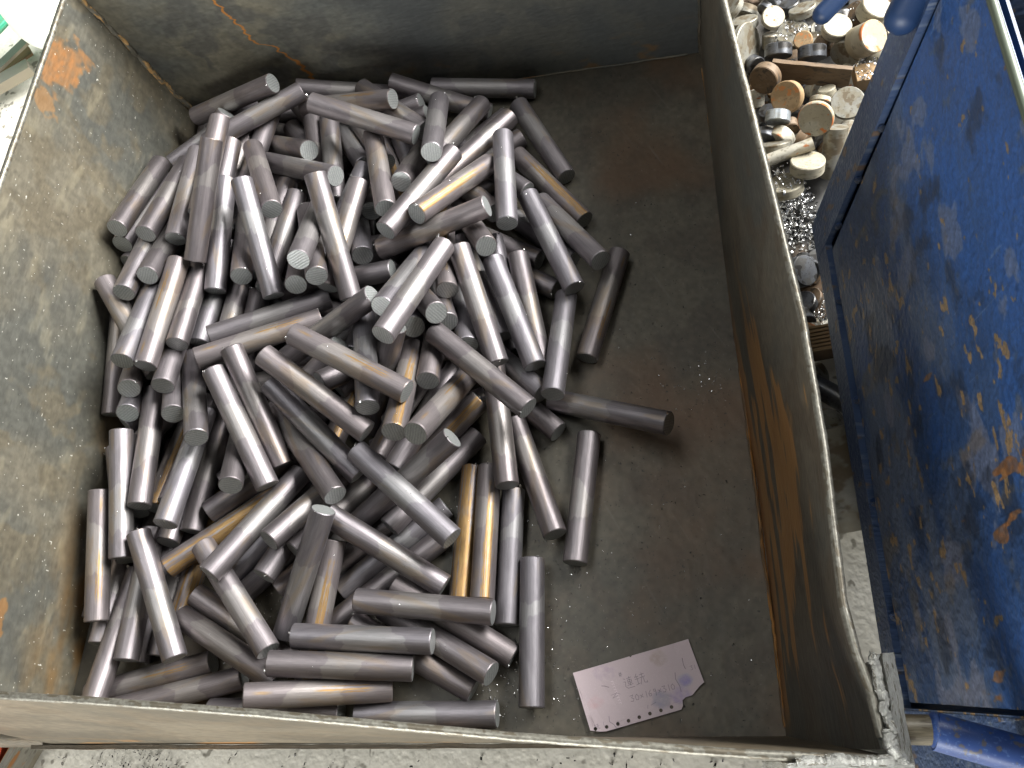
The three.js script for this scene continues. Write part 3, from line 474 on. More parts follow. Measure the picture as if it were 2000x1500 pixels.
  [-338.5, 15.5, -581.8, -468.9, 15.5, -474.3, 0, "steel rod buried under the heap, all but hidden by others"],
  [-294.3, 15.5, -773.8, -455.1, 15.5, -721.6, 0, "steel rod buried under the heap, all but hidden by others"],
  [-785.2, 15.5, -386.7, -802.8, 15.5, -218.7, 0, "steel rod buried under the heap, all but hidden by others"],
  [-472.8, 15.5, -569.2, -577.9, 15.5, -436.9, 0, "steel rod buried under the heap, all but hidden by others"],
  [-838.5, 15.5, -758.4, -845.4, 15.5, -589.5, 0, "steel rod buried under the heap, all but hidden by others"],
  [-567.1, 15.5, -306.5, -680.7, 15.5, -181.4, 0, "steel rod buried under the heap, all but hidden by others"],
  [-674.1, 39.2, -667.4, -815.7, 75.6, -582.5, 0, "steel rod buried under the heap, all but hidden by others"],
  [-613.9, 54.2, -818.9, -763.4, 45.2, -740.6, 0, "steel rod buried under the heap, all but hidden by others"],
  [-489.0, 15.5, -616.1, -626.2, 15.5, -517.4, 0, "steel rod buried under the heap, all but hidden by others"],
  [-439.1, 15.5, -937.6, -499.8, 15.5, -779.9, 0, "steel rod buried under the heap, all but hidden by others"],
  [-544.2, 15.5, -967.0, -713.2, 15.5, -967.0, 0, "steel rod buried under the heap, all but hidden by others"],
  [-678.7, 15.5, -798.4, -585.4, 15.5, -657.5, 0, "steel rod buried under the heap, all but hidden by others"],
  [-547.8, 43.0, -409.7, -684.8, 46.3, -310.8, 0, "steel rod buried under the heap, all but hidden by others"],
  [-700.7, 15.5, -734.0, -770.0, 15.5, -579.9, 0, "steel rod buried under the heap, all but hidden by others"],
  [-509.0, 107.5, -468.3, -642.7, 32.8, -396.9, 0, "steel rod buried under the heap, all but hidden by others"],
  [-800.4, 15.5, -981.4, -807.5, 15.5, -812.5, 0, "steel rod buried under the heap, all but hidden by others"],
  [-579.4, 15.5, -844.4, -477.5, 15.5, -709.6, 0, "steel rod buried under the heap, all but hidden by others"],
  [-743.4, 45.5, -966.0, -705.0, 45.6, -801.4, 0, "steel rod buried under the heap, all but hidden by others"],
  [-683.6, 15.5, -599.9, -676.6, 15.5, -431.0, 0, "steel rod buried under the heap, all but hidden by others"],
  [-773.1, 15.5, -934.8, -780.9, 15.5, -766.0, 0, "steel rod buried under the heap, all but hidden by others"],
  [-543.9, 45.8, -622.1, -691.3, 45.3, -704.9, 0, "steel rod buried under the heap, all but hidden by others"],
  [-378.3, 15.5, -663.1, -234.7, 15.5, -573.9, 0, "steel rod buried under the heap, all but hidden by others"],
  [-305.4, 15.5, -898.5, -435.0, 15.5, -790.0, 0, "steel rod buried under the heap, all but hidden by others"],
  [-538.3, 15.5, -392.7, -687.7, 15.5, -313.6, 0, "steel rod buried under the heap, all but hidden by others"],
  [-849.1, 15.5, -498.2, -856.0, 15.5, -329.4, 0, "steel rod buried under the heap, all but hidden by others"],
];
const camDir = new THREE.Vector3(0.35, 1, 0.35).normalize();           // streaked side of a bar lies uppermost
const protoRod = (() => {
  const g = new THREE.Group(); part('bar', barGeo, rodMats[0], g); part('sawn_end', endGeo[0], sawMat, g); part('sawn_end', endGeo[1], sawMat, g); return g;
})();
const rodFrames = [];
RODS.forEach(([ax, ay, az, bx, by, bz, gold, label], i) => {
  const o = protoRod.clone(); o.name = numbered('steel_rod'); scene.add(o); tag(o, label, 'rod', ROD_GROUP);
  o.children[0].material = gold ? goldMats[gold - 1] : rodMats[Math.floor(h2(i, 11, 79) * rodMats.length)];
  const A = new THREE.Vector3(ax, ay, az).multiplyScalar(0.001), B = new THREE.Vector3(bx, by, bz).multiplyScalar(0.001);
  const y = B.clone().sub(A).normalize(); const z = camDir.clone().addScaledVector(y, -camDir.dot(y)).normalize(), x = y.clone().cross(z);
  o.position.copy(A).add(B).multiplyScalar(0.5); o.quaternion.setFromRotationMatrix(new THREE.Matrix4().makeBasis(x, y, z));
  if (!gold) o.rotateY(rr(0, 6.28));
  o.scale.y = rr(0.985, 1.01);
  rodFrames.push([A, B, z]);
});

// ---------------------------------------------------------------- the pink job slip
{
  const P2 = [[-0.2279, -0.0647], [-0.162, -0.0822], [-0.1605, -0.081], [-0.159, -0.083], [-0.0935, -0.0995], [-0.0798, -0.0523], [-0.0853, -0.048], [-0.094, -0.0389], [-0.1016, -0.0368], [-0.1053, -0.0336], [-0.1052, -0.0277], [-0.1072, -0.0239], [-0.192, -0.0018], [-0.1996, -0.0015], [-0.2099, -0.0027]];
  const HO = [[-0.2041, -0.0043], [-0.1915, -0.0064], [-0.1789, -0.0095], [-0.1667, -0.0126], [-0.1545, -0.0163], [-0.1424, -0.02], [-0.1299, -0.0233], [-0.1179, -0.0267]];
  // local frame: a along the top edge, b down the slip, origin at its top left corner
  const o0 = [-0.2279, -0.0647], e = [0.1344, -0.0348], eL = Math.hypot(...e), a = [e[0] / eL, e[1] / eL], b = [-a[1], a[0]];
  const loc = ([x, z]) => { const dx = x - o0[0], dz = z - o0[1]; return [dx * a[0] + dz * a[1], dx * b[0] + dz * b[1]]; };
  const W = 0.142, D = 0.072, PX = 1024, PY = 520, sx = PX / W;
  const cv = document.createElement('canvas'); cv.width = PX; cv.height = PY; const g = cv.getContext('2d');
  g.fillStyle = 'rgb(188,173,177)'; g.fillRect(0, 0, PX, PY);
  for (let i = 0; i < 5200; i++) { const q = rnd(); g.fillStyle = q < 0.5 ? 'rgba(226,206,214,0.25)' : 'rgba(176,156,170,0.22)'; g.fillRect(rnd() * PX, rnd() * PY, rr(1, 6), rr(1, 4)); }
  const blot = (x, y, r, col, n) => { for (let i = 0; i < n; i++) { const t = rnd() * 6.28, q = Math.sqrt(rnd()) * r; g.fillStyle = col; g.beginPath(); g.arc(x + Math.cos(t) * q, y + Math.sin(t) * q * 0.8, rr(8, 26), 0, 7); g.fill(); } };
  blot(870, 300, 52, 'rgba(110,110,150,0.022)', 200); blot(640, 390, 80, 'rgba(120,118,165,0.04)', 220); blot(800, 400, 80, 'rgba(110,110,155,0.025)', 220); blot(110, 270, 60, 'rgba(180,160,130,0.03)', 60); blot(720, 70, 70, 'rgba(150,130,120,0.06)', 60); blot(260, 60, 90, 'rgba(150,130,150,0.05)', 60);
  g.lineCap = g.lineJoin = 'round';
  const pen = (pts, w, col) => { g.strokeStyle = col; g.lineWidth = w; g.beginPath(); pts.forEach(([x, y], i) => (i ? g.lineTo(x, y) : g.moveTo(x, y))); g.stroke(); };
  const ink = 'rgba(70,66,74,0.62)', faint = 'rgba(86,80,92,0.6)';
  const write = (str, x, y, s, w, col) => {                              // pen strokes on a 0..1 box per sign
    const G = { 3: [[[0.1, 0.1], [0.7, 0.05], [0.35, 0.42], [0.75, 0.65], [0.5, 0.98], [0.05, 0.9]]], 0: [[[0.5, 0.1], [0.15, 0.4], [0.2, 0.9], [0.6, 0.95], [0.8, 0.5], [0.5, 0.1]]], x: [[[0.15, 0.35], [0.7, 0.8]], [[0.7, 0.3], [0.15, 0.85]]], 1: [[[0.45, 0.05], [0.4, 0.98]]], 6: [[[0.65, 0.05], [0.2, 0.5], [0.25, 0.95], [0.65, 0.9], [0.6, 0.55], [0.22, 0.62]]], 9: [[[0.65, 0.4], [0.3, 0.45], [0.3, 0.1], [0.65, 0.1], [0.65, 0.4], [0.55, 1.1]]],
      '#': [[[0.3, 0.05], [0.25, 0.95]], [[0.6, 0.05], [0.55, 0.95]], [[0.05, 0.35], [0.85, 0.3]], [[0.05, 0.68], [0.85, 0.62]]],
      A: [[[0.1, 0.1], [0.25, 0.2]], [[0.05, 0.4], [0.25, 0.4], [0.15, 0.8], [0.35, 1], [1.1, 1]], [[0.45, 0.15], [0.95, 0.12]], [[0.7, 0], [0.7, 0.85]], [[0.5, 0.3], [0.92, 0.3], [0.9, 0.6], [0.5, 0.62], [0.5, 0.3]], [[0.5, 0.46], [0.9, 0.45]], [[0.4, 0.75], [1, 0.72]]],
      B: [[[0.3, 0], [0.05, 0.3]], [[0.1, 0.25], [0.45, 0.25]], [[0.05, 0.45], [0.45, 0.45]], [[0.27, 0.25], [0.27, 0.9]], [[0.05, 0.95], [0.5, 0.85]], [[0.6, 0.15], [1.1, 0.12]], [[0.85, 0], [0.82, 0.45]], [[0.55, 0.4], [1.15, 0.38]], [[0.75, 0.45], [0.55, 0.98]], [[0.95, 0.45], [0.95, 0.9], [1.25, 0.95], [1.25, 0.8]]] };
    for (const ch of str) { for (const st of G[ch] ?? []) pen(st.map(([px, py]) => [x + px * s + rr(-1, 1), y + py * s * 1.15 + rr(-1, 1)]), w, col); x += s * (ch === '1' ? 0.7 : 'AB'.includes(ch) ? 1.25 : 0.92); }
  };
  write('#', 360, 95, 34, 3, ink); write('AB', 380, 145, 78, 3.4, ink); write('30x169x310', 395, 292, 44, 3.2, ink);
  pen([[200, 160], [225, 168], [255, 186]], 5, 'rgba(90,84,86,0.6)'); pen([[905, 130], [898, 180], [902, 215]], 5, 'rgba(80,74,78,0.6)'); pen([[812, 222], [800, 270], [815, 330], [812, 372]], 5, 'rgba(84,80,90,0.55)'); pen([[520, 400], [512, 425]], 3, faint); pen([[545, 408], [590, 396]], 3, faint); pen([[190, 400], [182, 440], [210, 470], [222, 500]], 4, faint);
  for (let i = 0; i < 9; i++) pen([[282 + i * 2, 150 + i * 22], [300 + i * 2, 146 + i * 22], [302 + i * 2, 158 + i * 22]], 2, 'rgba(236,224,232,0.9)');
  pen([[255, 250], [300, 246], [262, 276], [310, 266]], 2.5, faint); pen([[300, 240], [330, 262]], 2.5, faint); write('31', 940, 205, 30, 2.5, faint); write('B', 50, 430, 36, 2.5, faint); write('1', 115, 425, 40, 2.5, faint);
  for (const [x, y] of [[330, 505], [350, 512], [745, 455], [760, 462]]) pen([[x, y], [x + 34, y - 2]], 1.5, 'rgba(130,120,140,0.5)');
  const map = new THREE.CanvasTexture(cv); map.colorSpace = THREE.SRGBColorSpace;
  const sh = new THREE.Shape(P2.map((p) => new THREE.Vector2(...loc(p))));
  for (const h of HO) { const [x, y] = loc(h); const p = new THREE.Path(); p.absarc(x, y, 0.002, 0, Math.PI * 2, true); sh.holes.push(p); }
  let geo = new THREE.ShapeGeometry(sh, 10);
  // subdivide so that the sheet can curl
  for (let k = 0; k < 4; k++) {
    const s = (geo.index ? geo.toNonIndexed() : geo).attributes.position, out = [];
    for (let i = 0; i < s.count; i += 3) {
      const v = [0, 1, 2].map((j) => [s.getX(i + j), s.getY(i + j), 0]); const m = (p, q) => [(p[0] + q[0]) / 2, (p[1] + q[1]) / 2, 0];
      const d = [0, 1, 2].map((j) => Math.hypot(v[j][0] - v[(j + 1) % 3][0], v[j][1] - v[(j + 1) % 3][1])), j = d.indexOf(Math.max(...d)), A = v[j], B = v[(j + 1) % 3], C = v[(j + 2) % 3];
      if (d[j] < 0.008) { out.push(...A, ...B, ...C); continue; }
      const M = m(A, B); out.push(...A, ...M, ...C, ...M, ...B, ...C);
    }
    geo = new THREE.BufferGeometry(); geo.setAttribute('position', new THREE.Float32BufferAttribute(out, 3));
  }
  const s = geo.attributes.position, pos = [], uv = [];
  for (let i = 0; i < s.count; i++) {
    const x = s.getX(i), y = s.getY(i), w = o0, cr = Math.pow(clamp(1 - x / 0.05), 2) * 0.004 + Math.pow(clamp((x - 0.1) / 0.04), 2) * 0.003 + fbm(x * 40, y * 40, 351, 2) * 0.0022 + Math.pow(clamp((y - 0.05) / 0.02), 2) * 0.0015;
    pos.push(w[0] + a[0] * x + b[0] * y, 0.0012 + cr, w[1] + a[1] * x + b[1] * y); uv.push(x / W, 1 - y / D * (D * sx / PY));
  }
  const n = s.count, P = [...pos], U = [...uv], I = []; for (let i = 0; i < n; i++) { P.push(pos[i * 3], pos[i * 3 + 1] - 0.00025, pos[i * 3 + 2]); U.push(uv[i * 2], uv[i * 2 + 1]); }
  for (let i = 0; i < n; i += 3) { I.push(i, i + 2, i + 1, n + i, n + i + 1, n + i + 2); }
  const fin = new THREE.BufferGeometry(); fin.setAttribute('position', new THREE.Float32BufferAttribute(P, 3)); fin.setAttribute('uv', new THREE.Float32BufferAttribute(U, 2)); fin.setIndex(I); fin.computeVertexNormals();
  solo('job_slip', fin, mat({ map, roughness: 0.85 }), 'torn lilac paper slip with handwriting and punched holes on the bin floor', 'paper slip');
}

// ---------------------------------------------------------------- the blue hopper on the right
const blueTex = tex(1024, 1024, (u, v) => {                             // u: foot to rim, v: along the side; worn paint with rubbed patches, scrapes and rust
  const n = fbm(u * 5, v * 3, 501, 4), m = fbm(u * 9, v * 7, 503, 5); let c = blend([38, 56, 84], [38, 72, 124], sstep(0.3, 0.7, n * 0.6 + u * 0.35));
  c = blend(c, [84, 90, 102], sstep(0.42, 0.66, m) * 0.7 * sstep(0.9, 0.2, u)); c = blend(c, [104, 102, 112], sstep(0.64, 0.68, fbm(u * 11, v * 9, 507, 5)) * 0.5);
  c = blend(c, [24, 30, 40], sstep(0.6, 0.75, fbm(u * 13, v * 13, 505, 5)) * 0.5);
  const where = fbm(u * 3.2, v * 2.6, 511, 3), ch = fbm(u * 46, v * 34, 509, 4) * 0.92 + where * 0.25, bleed = fbm(u * 16, v * 22, 510, 4) * 0.92 + where * 0.25;
  c = blend(c, [92, 78, 62], sstep(0.74, 0.86, bleed) * 0.45); c = blend(c, blend([104, 84, 60], [142, 112, 72], vn(u * 400, v * 400, 512)), sstep(0.79, 0.815, ch) * 0.85);
  const run = fbm(u * 7, v * 26, 513, 4) + (fbm(u * 3, v * 4, 515, 2) - 0.5) * 0.5; c = blend(c, [118, 77, 44], sstep(0.81, 0.84, run) * (0.55 + 0.4 * vn(u * 90, v * 200, 514)));
  const ln = fbm(u * 5, v * 190, 517, 2); if (ln > 0.87) c = blend(c, [104, 118, 140], 0.4); const k = 0.9 + vn(u * 300, v * 300, 519) * 0.2; return [c[0] * k, c[1] * k, c[2] * k];
});
const blueMat = mat({ map: blueTex, roughness: 0.45, metalness: 0.0, bumpMap: fineBump, bumpScale: 0.002 });
const stripTex = tex(256, 256, (u, v) => { const n = fbm(u * 6, v * 6, 521, 5), m = fbm(u * 40, v * 40, 523, 3); let c = blend([34, 52, 84], [70, 84, 108], n); c = blend(c, [110, 116, 124], sstep(0.64, 0.74, m) * 0.5); return blend(c, [112, 82, 54], sstep(0.68, 0.74, fbm(u * 14, v * 14, 525, 4)) * 0.7); }, true, true);
const stripMat = mat({ map: stripTex, roughness: 0.45, bumpMap: fineBump, bumpScale: 0.0015 });
const blueDark = mat({ color: lin(0.01, 0.03, 0.085), roughness: 0.5 });
{
  const hopper = thing('blue_hopper', 'worn blue steel hopper with rust chips standing right of the bin', 'hopper');
  const b0 = new THREE.Vector3(0.104, 0.06, -0.017), e1 = new THREE.Vector3(0.01, 0, -1).normalize(), e2 = new THREE.Vector3(0.2, 1, 0).normalize(), nn = new THREE.Vector3(-1, 0.2, -0.01).normalize();
  const TOP = 0.41, sR = (t) => 0.588 + 0.2 * t, sF = (t) => -0.08 * t;
  const hp = (s, t, o = 0) => b0.clone().addScaledVector(e1, s).addScaledVector(e2, t).addScaledVector(nn, o).toArray();
  const N = nn.toArray(), back = [-N[0], -N[1], -N[2]];
  const main = plate((u, v) => hp(mix(sF(v * TOP) + 0.007, sR(v * TOP) - 0.06, u), mix(0.034, TOP, v), -0.003 + 0.003 * (fbm(u * 4, v * 4, 541, 3) - 0.5)), 40, 30, back, 0.004);
  { const uv = main.attributes.uv; for (let i = 0; i < uv.count; i++) uv.setXY(i, uv.getY(i), uv.getX(i)); }
  part('side_panel', main, blueMat, hopper);
  const strip = (f, nu, nv) => { const g = plate(f, nu, nv, back, 0.008); const p = g.attributes.position, uv = g.attributes.uv; for (let i = 0; i < p.count; i++) uv.setXY(i, p.getY(i) * 4, -p.getZ(i) * 4); return g; };
  part('edge_strip', strip((u, v) => hp(mix(0.0, 0.588, u), mix(-0.004, 0.026, v), 0.001), 40, 2), stripMat, hopper);
  part('edge_strip', strip((u, v) => { const t = mix(-0.004, TOP, v); return hp(mix(sR(t) - 0.052, sR(t) + 0.003, u), t, 0.0015); }, 4, 20), stripMat, hopper);
  part('edge_strip', strip((u, v) => { const t = mix(-0.004, TOP, v); return hp(mix(sF(t) - 0.075, sF(t) + 0.002, u), t, 0.0005); }, 4, 20), stripMat, hopper);
  part('added_seam_backing', plate((u, v) => hp(mix(sF(v * TOP) - 0.07, sR(v * TOP), u), v * TOP, -0.0125), 4, 4, back, 0.003), blueDark, hopper);  // added dark sheet that keeps the seams around the panel dark
  for (const s of [0.09, 0.21, 0.33, 0.46]) part('weld_tack', lumpy(new THREE.SphereGeometry(0.004, 8, 6).scale(1.2, 0.6, 1.4).translate(...hp(s, 0.029, -0.004)), 0.001, 200, 551), blueMat, hopper);
  for (const t of [0.06, 0.13, 0.2]) part('weld_tack', lumpy(new THREE.SphereGeometry(0.0045, 8, 6).translate(...hp(sR(t) - 0.055, t, -0.004)), 0.001, 200, 553), blueMat, hopper);
  // rolled rim, the other walls and the base frame
  const tr = hp(sR(TOP), TOP), tf = hp(sF(TOP), TOP), rimH = mat({ map: rimTex, color: lin(0.5, 0.62, 0.55), roughness: 0.45, metalness: 0.3 });
  part('rim_bar', tube([tf[0], tf[1] + 0.002, tf[2] + 0.07], [tr[0], tr[1] + 0.002, tr[2] - 0.02], 0.004), rimH, hopper);
  part('rear_panel', plate((u, v) => { const p = hp(sR(v * TOP), v * TOP); return [mix(p[0], 0.78, u), p[1], p[2]]; }, 8, 6, [0, 0, 1], 0.005), blueMat, hopper);
  part('front_panel', plate((u, v) => { const p = hp(sF(v * TOP), v * TOP); return [mix(p[0], 0.78, u), p[1], p[2] + 0.001]; }, 8, 6, [0, 0, -1], 0.005), blueMat, hopper);
  part('far_panel', box(0.006, 0.44, 0.66, 0.78, 0.27, -0.32), blueMat, hopper);
  part('hopper_floor', box(0.66, 0.006, 0.58, 0.445, 0.063, -0.31), blueMat, hopper);
  part('base_frame', box(0.5, 0.136, 0.5, 0.42, -0.0105, -0.31, 0.004), blueDark, hopper);
  // pegs at the rear and the push handle in front
  const peg = (a, b, r) => mergeGeometries([tube(a, b, r), new THREE.SphereGeometry(r, 20, 12).translate(...a)]);
  part('peg', peg([0.1106, 0.28, -0.7389], [0.1554, 0.31, -0.7642], 0.011), blueDark, hopper);
  part('peg', peg([0.1565, 0.37, -0.6275], [0.1799, 0.4, -0.6586], 0.0165), blueDark, hopper);
  part('handle_tube', tube([0.0527, 0.29, 0.0058], [0.0848, 0.29, 0.0067], 0.011), mat({ map: rimTex, color: lin(0.62, 0.55, 0.44), roughness: 0.4, metalness: 0.1 }), hopper);
  part('handle_grip', mergeGeometries([tube([0.0832, 0.29, 0.0075], [0.1605, 0.29, 0.0307], 0.0142), new THREE.SphereGeometry(0.0142, 20, 12).scale(0.5, 1, 1).translate(...[0.0838, 0.29, 0.0078])]), mat({ map: stripTex, color: lin(0.6, 0.85, 1.4), roughness: 0.4 }), hopper);
}

// ---------------------------------------------------------------- offcuts and swarf behind the bin
function discTex(s, a, b, spot, amt) { return tex(128, 128, (u, v) => { const n = fbm(u * 6, v * 6, s, 4), m = fbm(u * 26, v * 26, s + 2, 3), l = fbm(u * 3, v * 60, s + 4, 2); let c = blend(a, b, n * 0.6 + m * 0.3 + l * 0.2); const pit = fbm(u * 20, v * 20, s + 8, 3); c = blend(c, [a[0] * 0.55, a[1] * 0.52, a[2] * 0.48], sstep(0.62, 0.8, pit) * 0.4); c = blend(c, [b[0] * 0.8, b[1] * 0.76, b[2] * 0.68], sstep(0.5, 0.62, fbm(u * 3, v * 3, s + 10, 4)) * 0.6); c = blend(c, spot, sstep(amt, amt + 0.08, fbm(u * 4.5, v * 4.5, s + 6, 4)) * 0.85); return c; }); }
const SM = {
  pale: mat({ map: discTex(601, [138, 134, 122], [176, 172, 158], [150, 84, 40], 0.66), roughness: 0.55, metalness: 0.25 }),
  cream: mat({ map: discTex(607, [128, 122, 104], [166, 160, 142], [130, 118, 84], 0.64), roughness: 0.6, metalness: 0.15 }),
  creamrust: mat({ map: discTex(613, [130, 124, 106], [168, 161, 142], [178, 92, 34], 0.56), roughness: 0.6, metalness: 0.15 }),
  grey: mat({ map: discTex(619, [112, 110, 102], [150, 148, 138], [96, 84, 66], 0.62), roughness: 0.5, metalness: 0.4 }),
  rust: mat({ map: discTex(623, [120, 98, 70], [152, 128, 94], [160, 98, 48], 0.6), roughness: 0.7, metalness: 0.1 }),
  brown: mat({ map: discTex(629, [86, 72, 56], [118, 98, 76], [60, 52, 44], 0.6), roughness: 0.6, metalness: 0.2 }),
  steel: mat({ map: discTex(631, [70, 72, 76], [104, 106, 110], [48, 46, 44], 0.62), roughness: 0.35, metalness: 0.6 }),
  bright: mat({ map: discTex(641, [150, 158, 166], [190, 196, 200], [110, 108, 104], 0.66), roughness: 0.32, metalness: 0.7 }),
};
function discGeo(r, t) {
  const b = Math.min(0.0012, t * 0.15), g = new THREE.LatheGeometry([[0.00001, -t], [r - b, -t], [r, -t + b], [r, -b], [r - b, 0], [0.00001, 0]].map((p) => new THREE.Vector2(...p)), 32);
  const ng = g.toNonIndexed(); ng.computeVertexNormals(); const p = ng.attributes.position, uv = ng.attributes.uv, n = ng.attributes.normal;
  for (let i = 0; i < p.count; i++) { if (Math.abs(n.getY(i)) > 0.9) uv.setXY(i, 0.5 + p.getX(i) / r * 0.48, 0.5 + p.getZ(i) / r * 0.48); else { const a = Math.atan2(p.getX(i), p.getZ(i)) / 6.2832 + 0.5; uv.setXY(i, a, p.getY(i) / r * 0.4 + 0.9); const l = Math.hypot(p.getX(i), p.getZ(i)); if (Math.abs(n.getY(i)) < 0.2) n.setXYZ(i, p.getX(i) / l, 0, p.getZ(i) / l); } }
  return ng;
}
const SG = 'offcuts in the scrap heap behind the bin';
function placeDisc(a, label) {
  const o = solo('scrap_disc', discGeo(a[6], a[7]), SM[a[8]], label, 'metal disc', SG);
  o.position.set(a[0], a[1], a[2]); o.quaternion.setFromUnitVectors(new THREE.Vector3(0, 1, 0), new THREE.Vector3(a[3], a[4], a[5]).normalize());
}
const DISCS = [
  [0.1026, 0.07, -0.9642, 0.128, 0.897, 0.424, 0.0165, 0.0099, "pale", "pale scrap disc with a rust corner near top of the scrap heap"],
  [0.1459, 0.06, -0.9842, -0.228, 0.884, -0.409, 0.0196, 0.0118, "grey", "grey scrap disc seen edge on beside the rust cornered disc"],
  [0.1836, 0.08, -0.9203, 0.096, 0.988, 0.124, 0.0202, 0.0142, "cream", "cream topped thick scrap disc below the small dark blue peg"],
  [0.2243, 0.09, -0.8802, 0.472, 0.758, 0.451, 0.0225, 0.0338, "creamrust", "long scrap slug with cream face and orange dot, touching the hopper"],
  [0.129, 0.05, -0.9474, -0.117, 0.984, 0.134, 0.0233, 0.0093, "grey", "wide scrap disc strewn with shiny chips"],
  [0.1352, 0.075, -0.9072, -0.265, 0.887, 0.377, 0.0131, 0.0105, "rust", "small brown rusty scrap disc lying on the chip-strewn disc"],
  [0.1639, 0.05, -0.9201, -0.624, 0.771, 0.13, 0.0133, 0.0214, "brown", "dull brown scrap slug behind the cream topped disc"],
  [0.1933, 0.05, -0.8907, -0.525, 0.103, 0.845, 0.0219, 0.011, "grey", "grey scrap disc half shaded under the long cream slug"],
  [0.1013, 0.06, -0.895, -0.066, -0.492, 0.868, 0.0192, 0.0172, "steel", "dark bluish scrap ring seen edge on above the flat bar, left one"],
  [0.1473, 0.055, -0.887, -0.055, -0.53, 0.846, 0.0198, 0.0178, "steel", "dark bluish scrap ring seen edge on above the flat bar, right one"],
  [0.0726, 0.075, -0.8419, -0.515, 0.253, 0.819, 0.0208, 0.0167, "brown", "thick scrap disc with dark brown face at left end of flat bar"],
  [0.0976, 0.08, -0.8031, -0.528, 0.645, 0.552, 0.0218, 0.0131, "rust", "tan scrap disc with rusty side, right of the brown faced one"],
  [0.1278, 0.09, -0.7498, -0.376, 0.483, 0.791, 0.0232, 0.0093, "creamrust", "large cream scrap disc with orange rust spots, lowest in front"],
  [0.1784, 0.07, -0.7886, -0.133, 0.915, 0.38, 0.0223, 0.0067, "grey", "plain round grey scrap disc by the hopper edge"],
  [0.1575, 0.06, -0.8272, -0.248, 0.864, -0.437, 0.0121, 0.0218, "cream", "small brassy scrap plug between two large discs"],
  [0.1454, 0.06, -0.7999, -0.294, -0.31, 0.904, 0.0156, 0.0078, "pale", "pale scrap ring behind the rust spotted cream disc"],
  [0.0853, 0.06, -0.7778, -0.18, -0.39, 0.903, 0.017, 0.0153, "bright", "bright blue-grey scrap disc seen edge on near the bin rim"],
  [0.0763, 0.05, -0.811, -0.284, 0.955, -0.088, 0.013, 0.013, "steel", "dark scrap slug close behind the bin rim"],
  [0.1025, 0.045, -0.7732, 0.118, -0.001, 0.993, 0.0143, 0.0143, "brown", "dark brown scrap slug under the rust spotted disc"],
  [0.0785, 0.06, -0.745, -0.075, 0.733, -0.676, 0.0218, 0.0131, "grey", "half sunk grey scrap disc above the pale round bar"],
  [0.1144, 0.07, -0.7017, 0.017, 0.948, -0.319, 0.0225, 0.0169, "cream", "thick tan topped scrap disc below the pale round bar"],
  [0.0861, 0.045, -0.688, -0.122, 0.926, -0.358, 0.0236, 0.0142, "cream", "chip covered tan scrap disc at the edge of the swarf"],
  [0.0617, 0.06, -0.9775, -0.142, 0.881, -0.452, 0.0206, 0.0123, "grey", "grey scrap disc nearest the rim at far back"],
  [0.0646, 0.05, -0.9322, 0.8, 0.4, 0.447, 0.0347, 0.0087, "grey", "large grey scrap disc standing against the bin wall"],
  [0.0976, 0.05, -0.9518, -0.013, 0.887, -0.461, 0.0114, 0.0204, "grey", "short grey scrap peg between two discs at far back"],
  [0.2143, 0.05, -0.9721, -0.666, 0.72, -0.196, 0.018, 0.027, "brown", "brown scrap slug right of the small blue peg"],
  [0.2411, 0.08, -0.9454, 0.349, 0.934, 0.074, 0.0217, 0.0217, "cream", "cream faced scrap slug at the top beside the large blue peg"],
  [0.0665, 0.05, -0.8475, -0.004, 0.886, -0.463, 0.011, 0.0209, "pale", "small pale scrap plug under the brown faced disc"],
  [0.0441, 0.06, -1.0085, -0.616, 0.778, -0.124, 0.02, 0.01, "grey", "grey scrap disc behind the rim at the picture top"],
  [0.1309, 0.05, -1.0069, -0.226, 0.909, -0.352, 0.0153, 0.0123, "steel", "dark scrap disc at the picture top above the edge-on disc"],
  [0.1739, 0.05, -0.9995, -0.254, 0.933, -0.253, 0.0152, 0.0122, "grey", "grey scrap slug at the picture top left of the small blue peg"],
  [0.1023, 0.0, -0.5741, 0.577, 0.762, 0.295, 0.0214, 0.0278, "steel", "black oily scrap slug in the gap between bin and hopper"],
  [0.1284, -0.01, -0.5998, 0.096, 0.937, -0.336, 0.0182, 0.0182, "steel", "black scrap slug behind the oily one in the gap"],
];
for (const a of DISCS) placeDisc(a, a[9]);
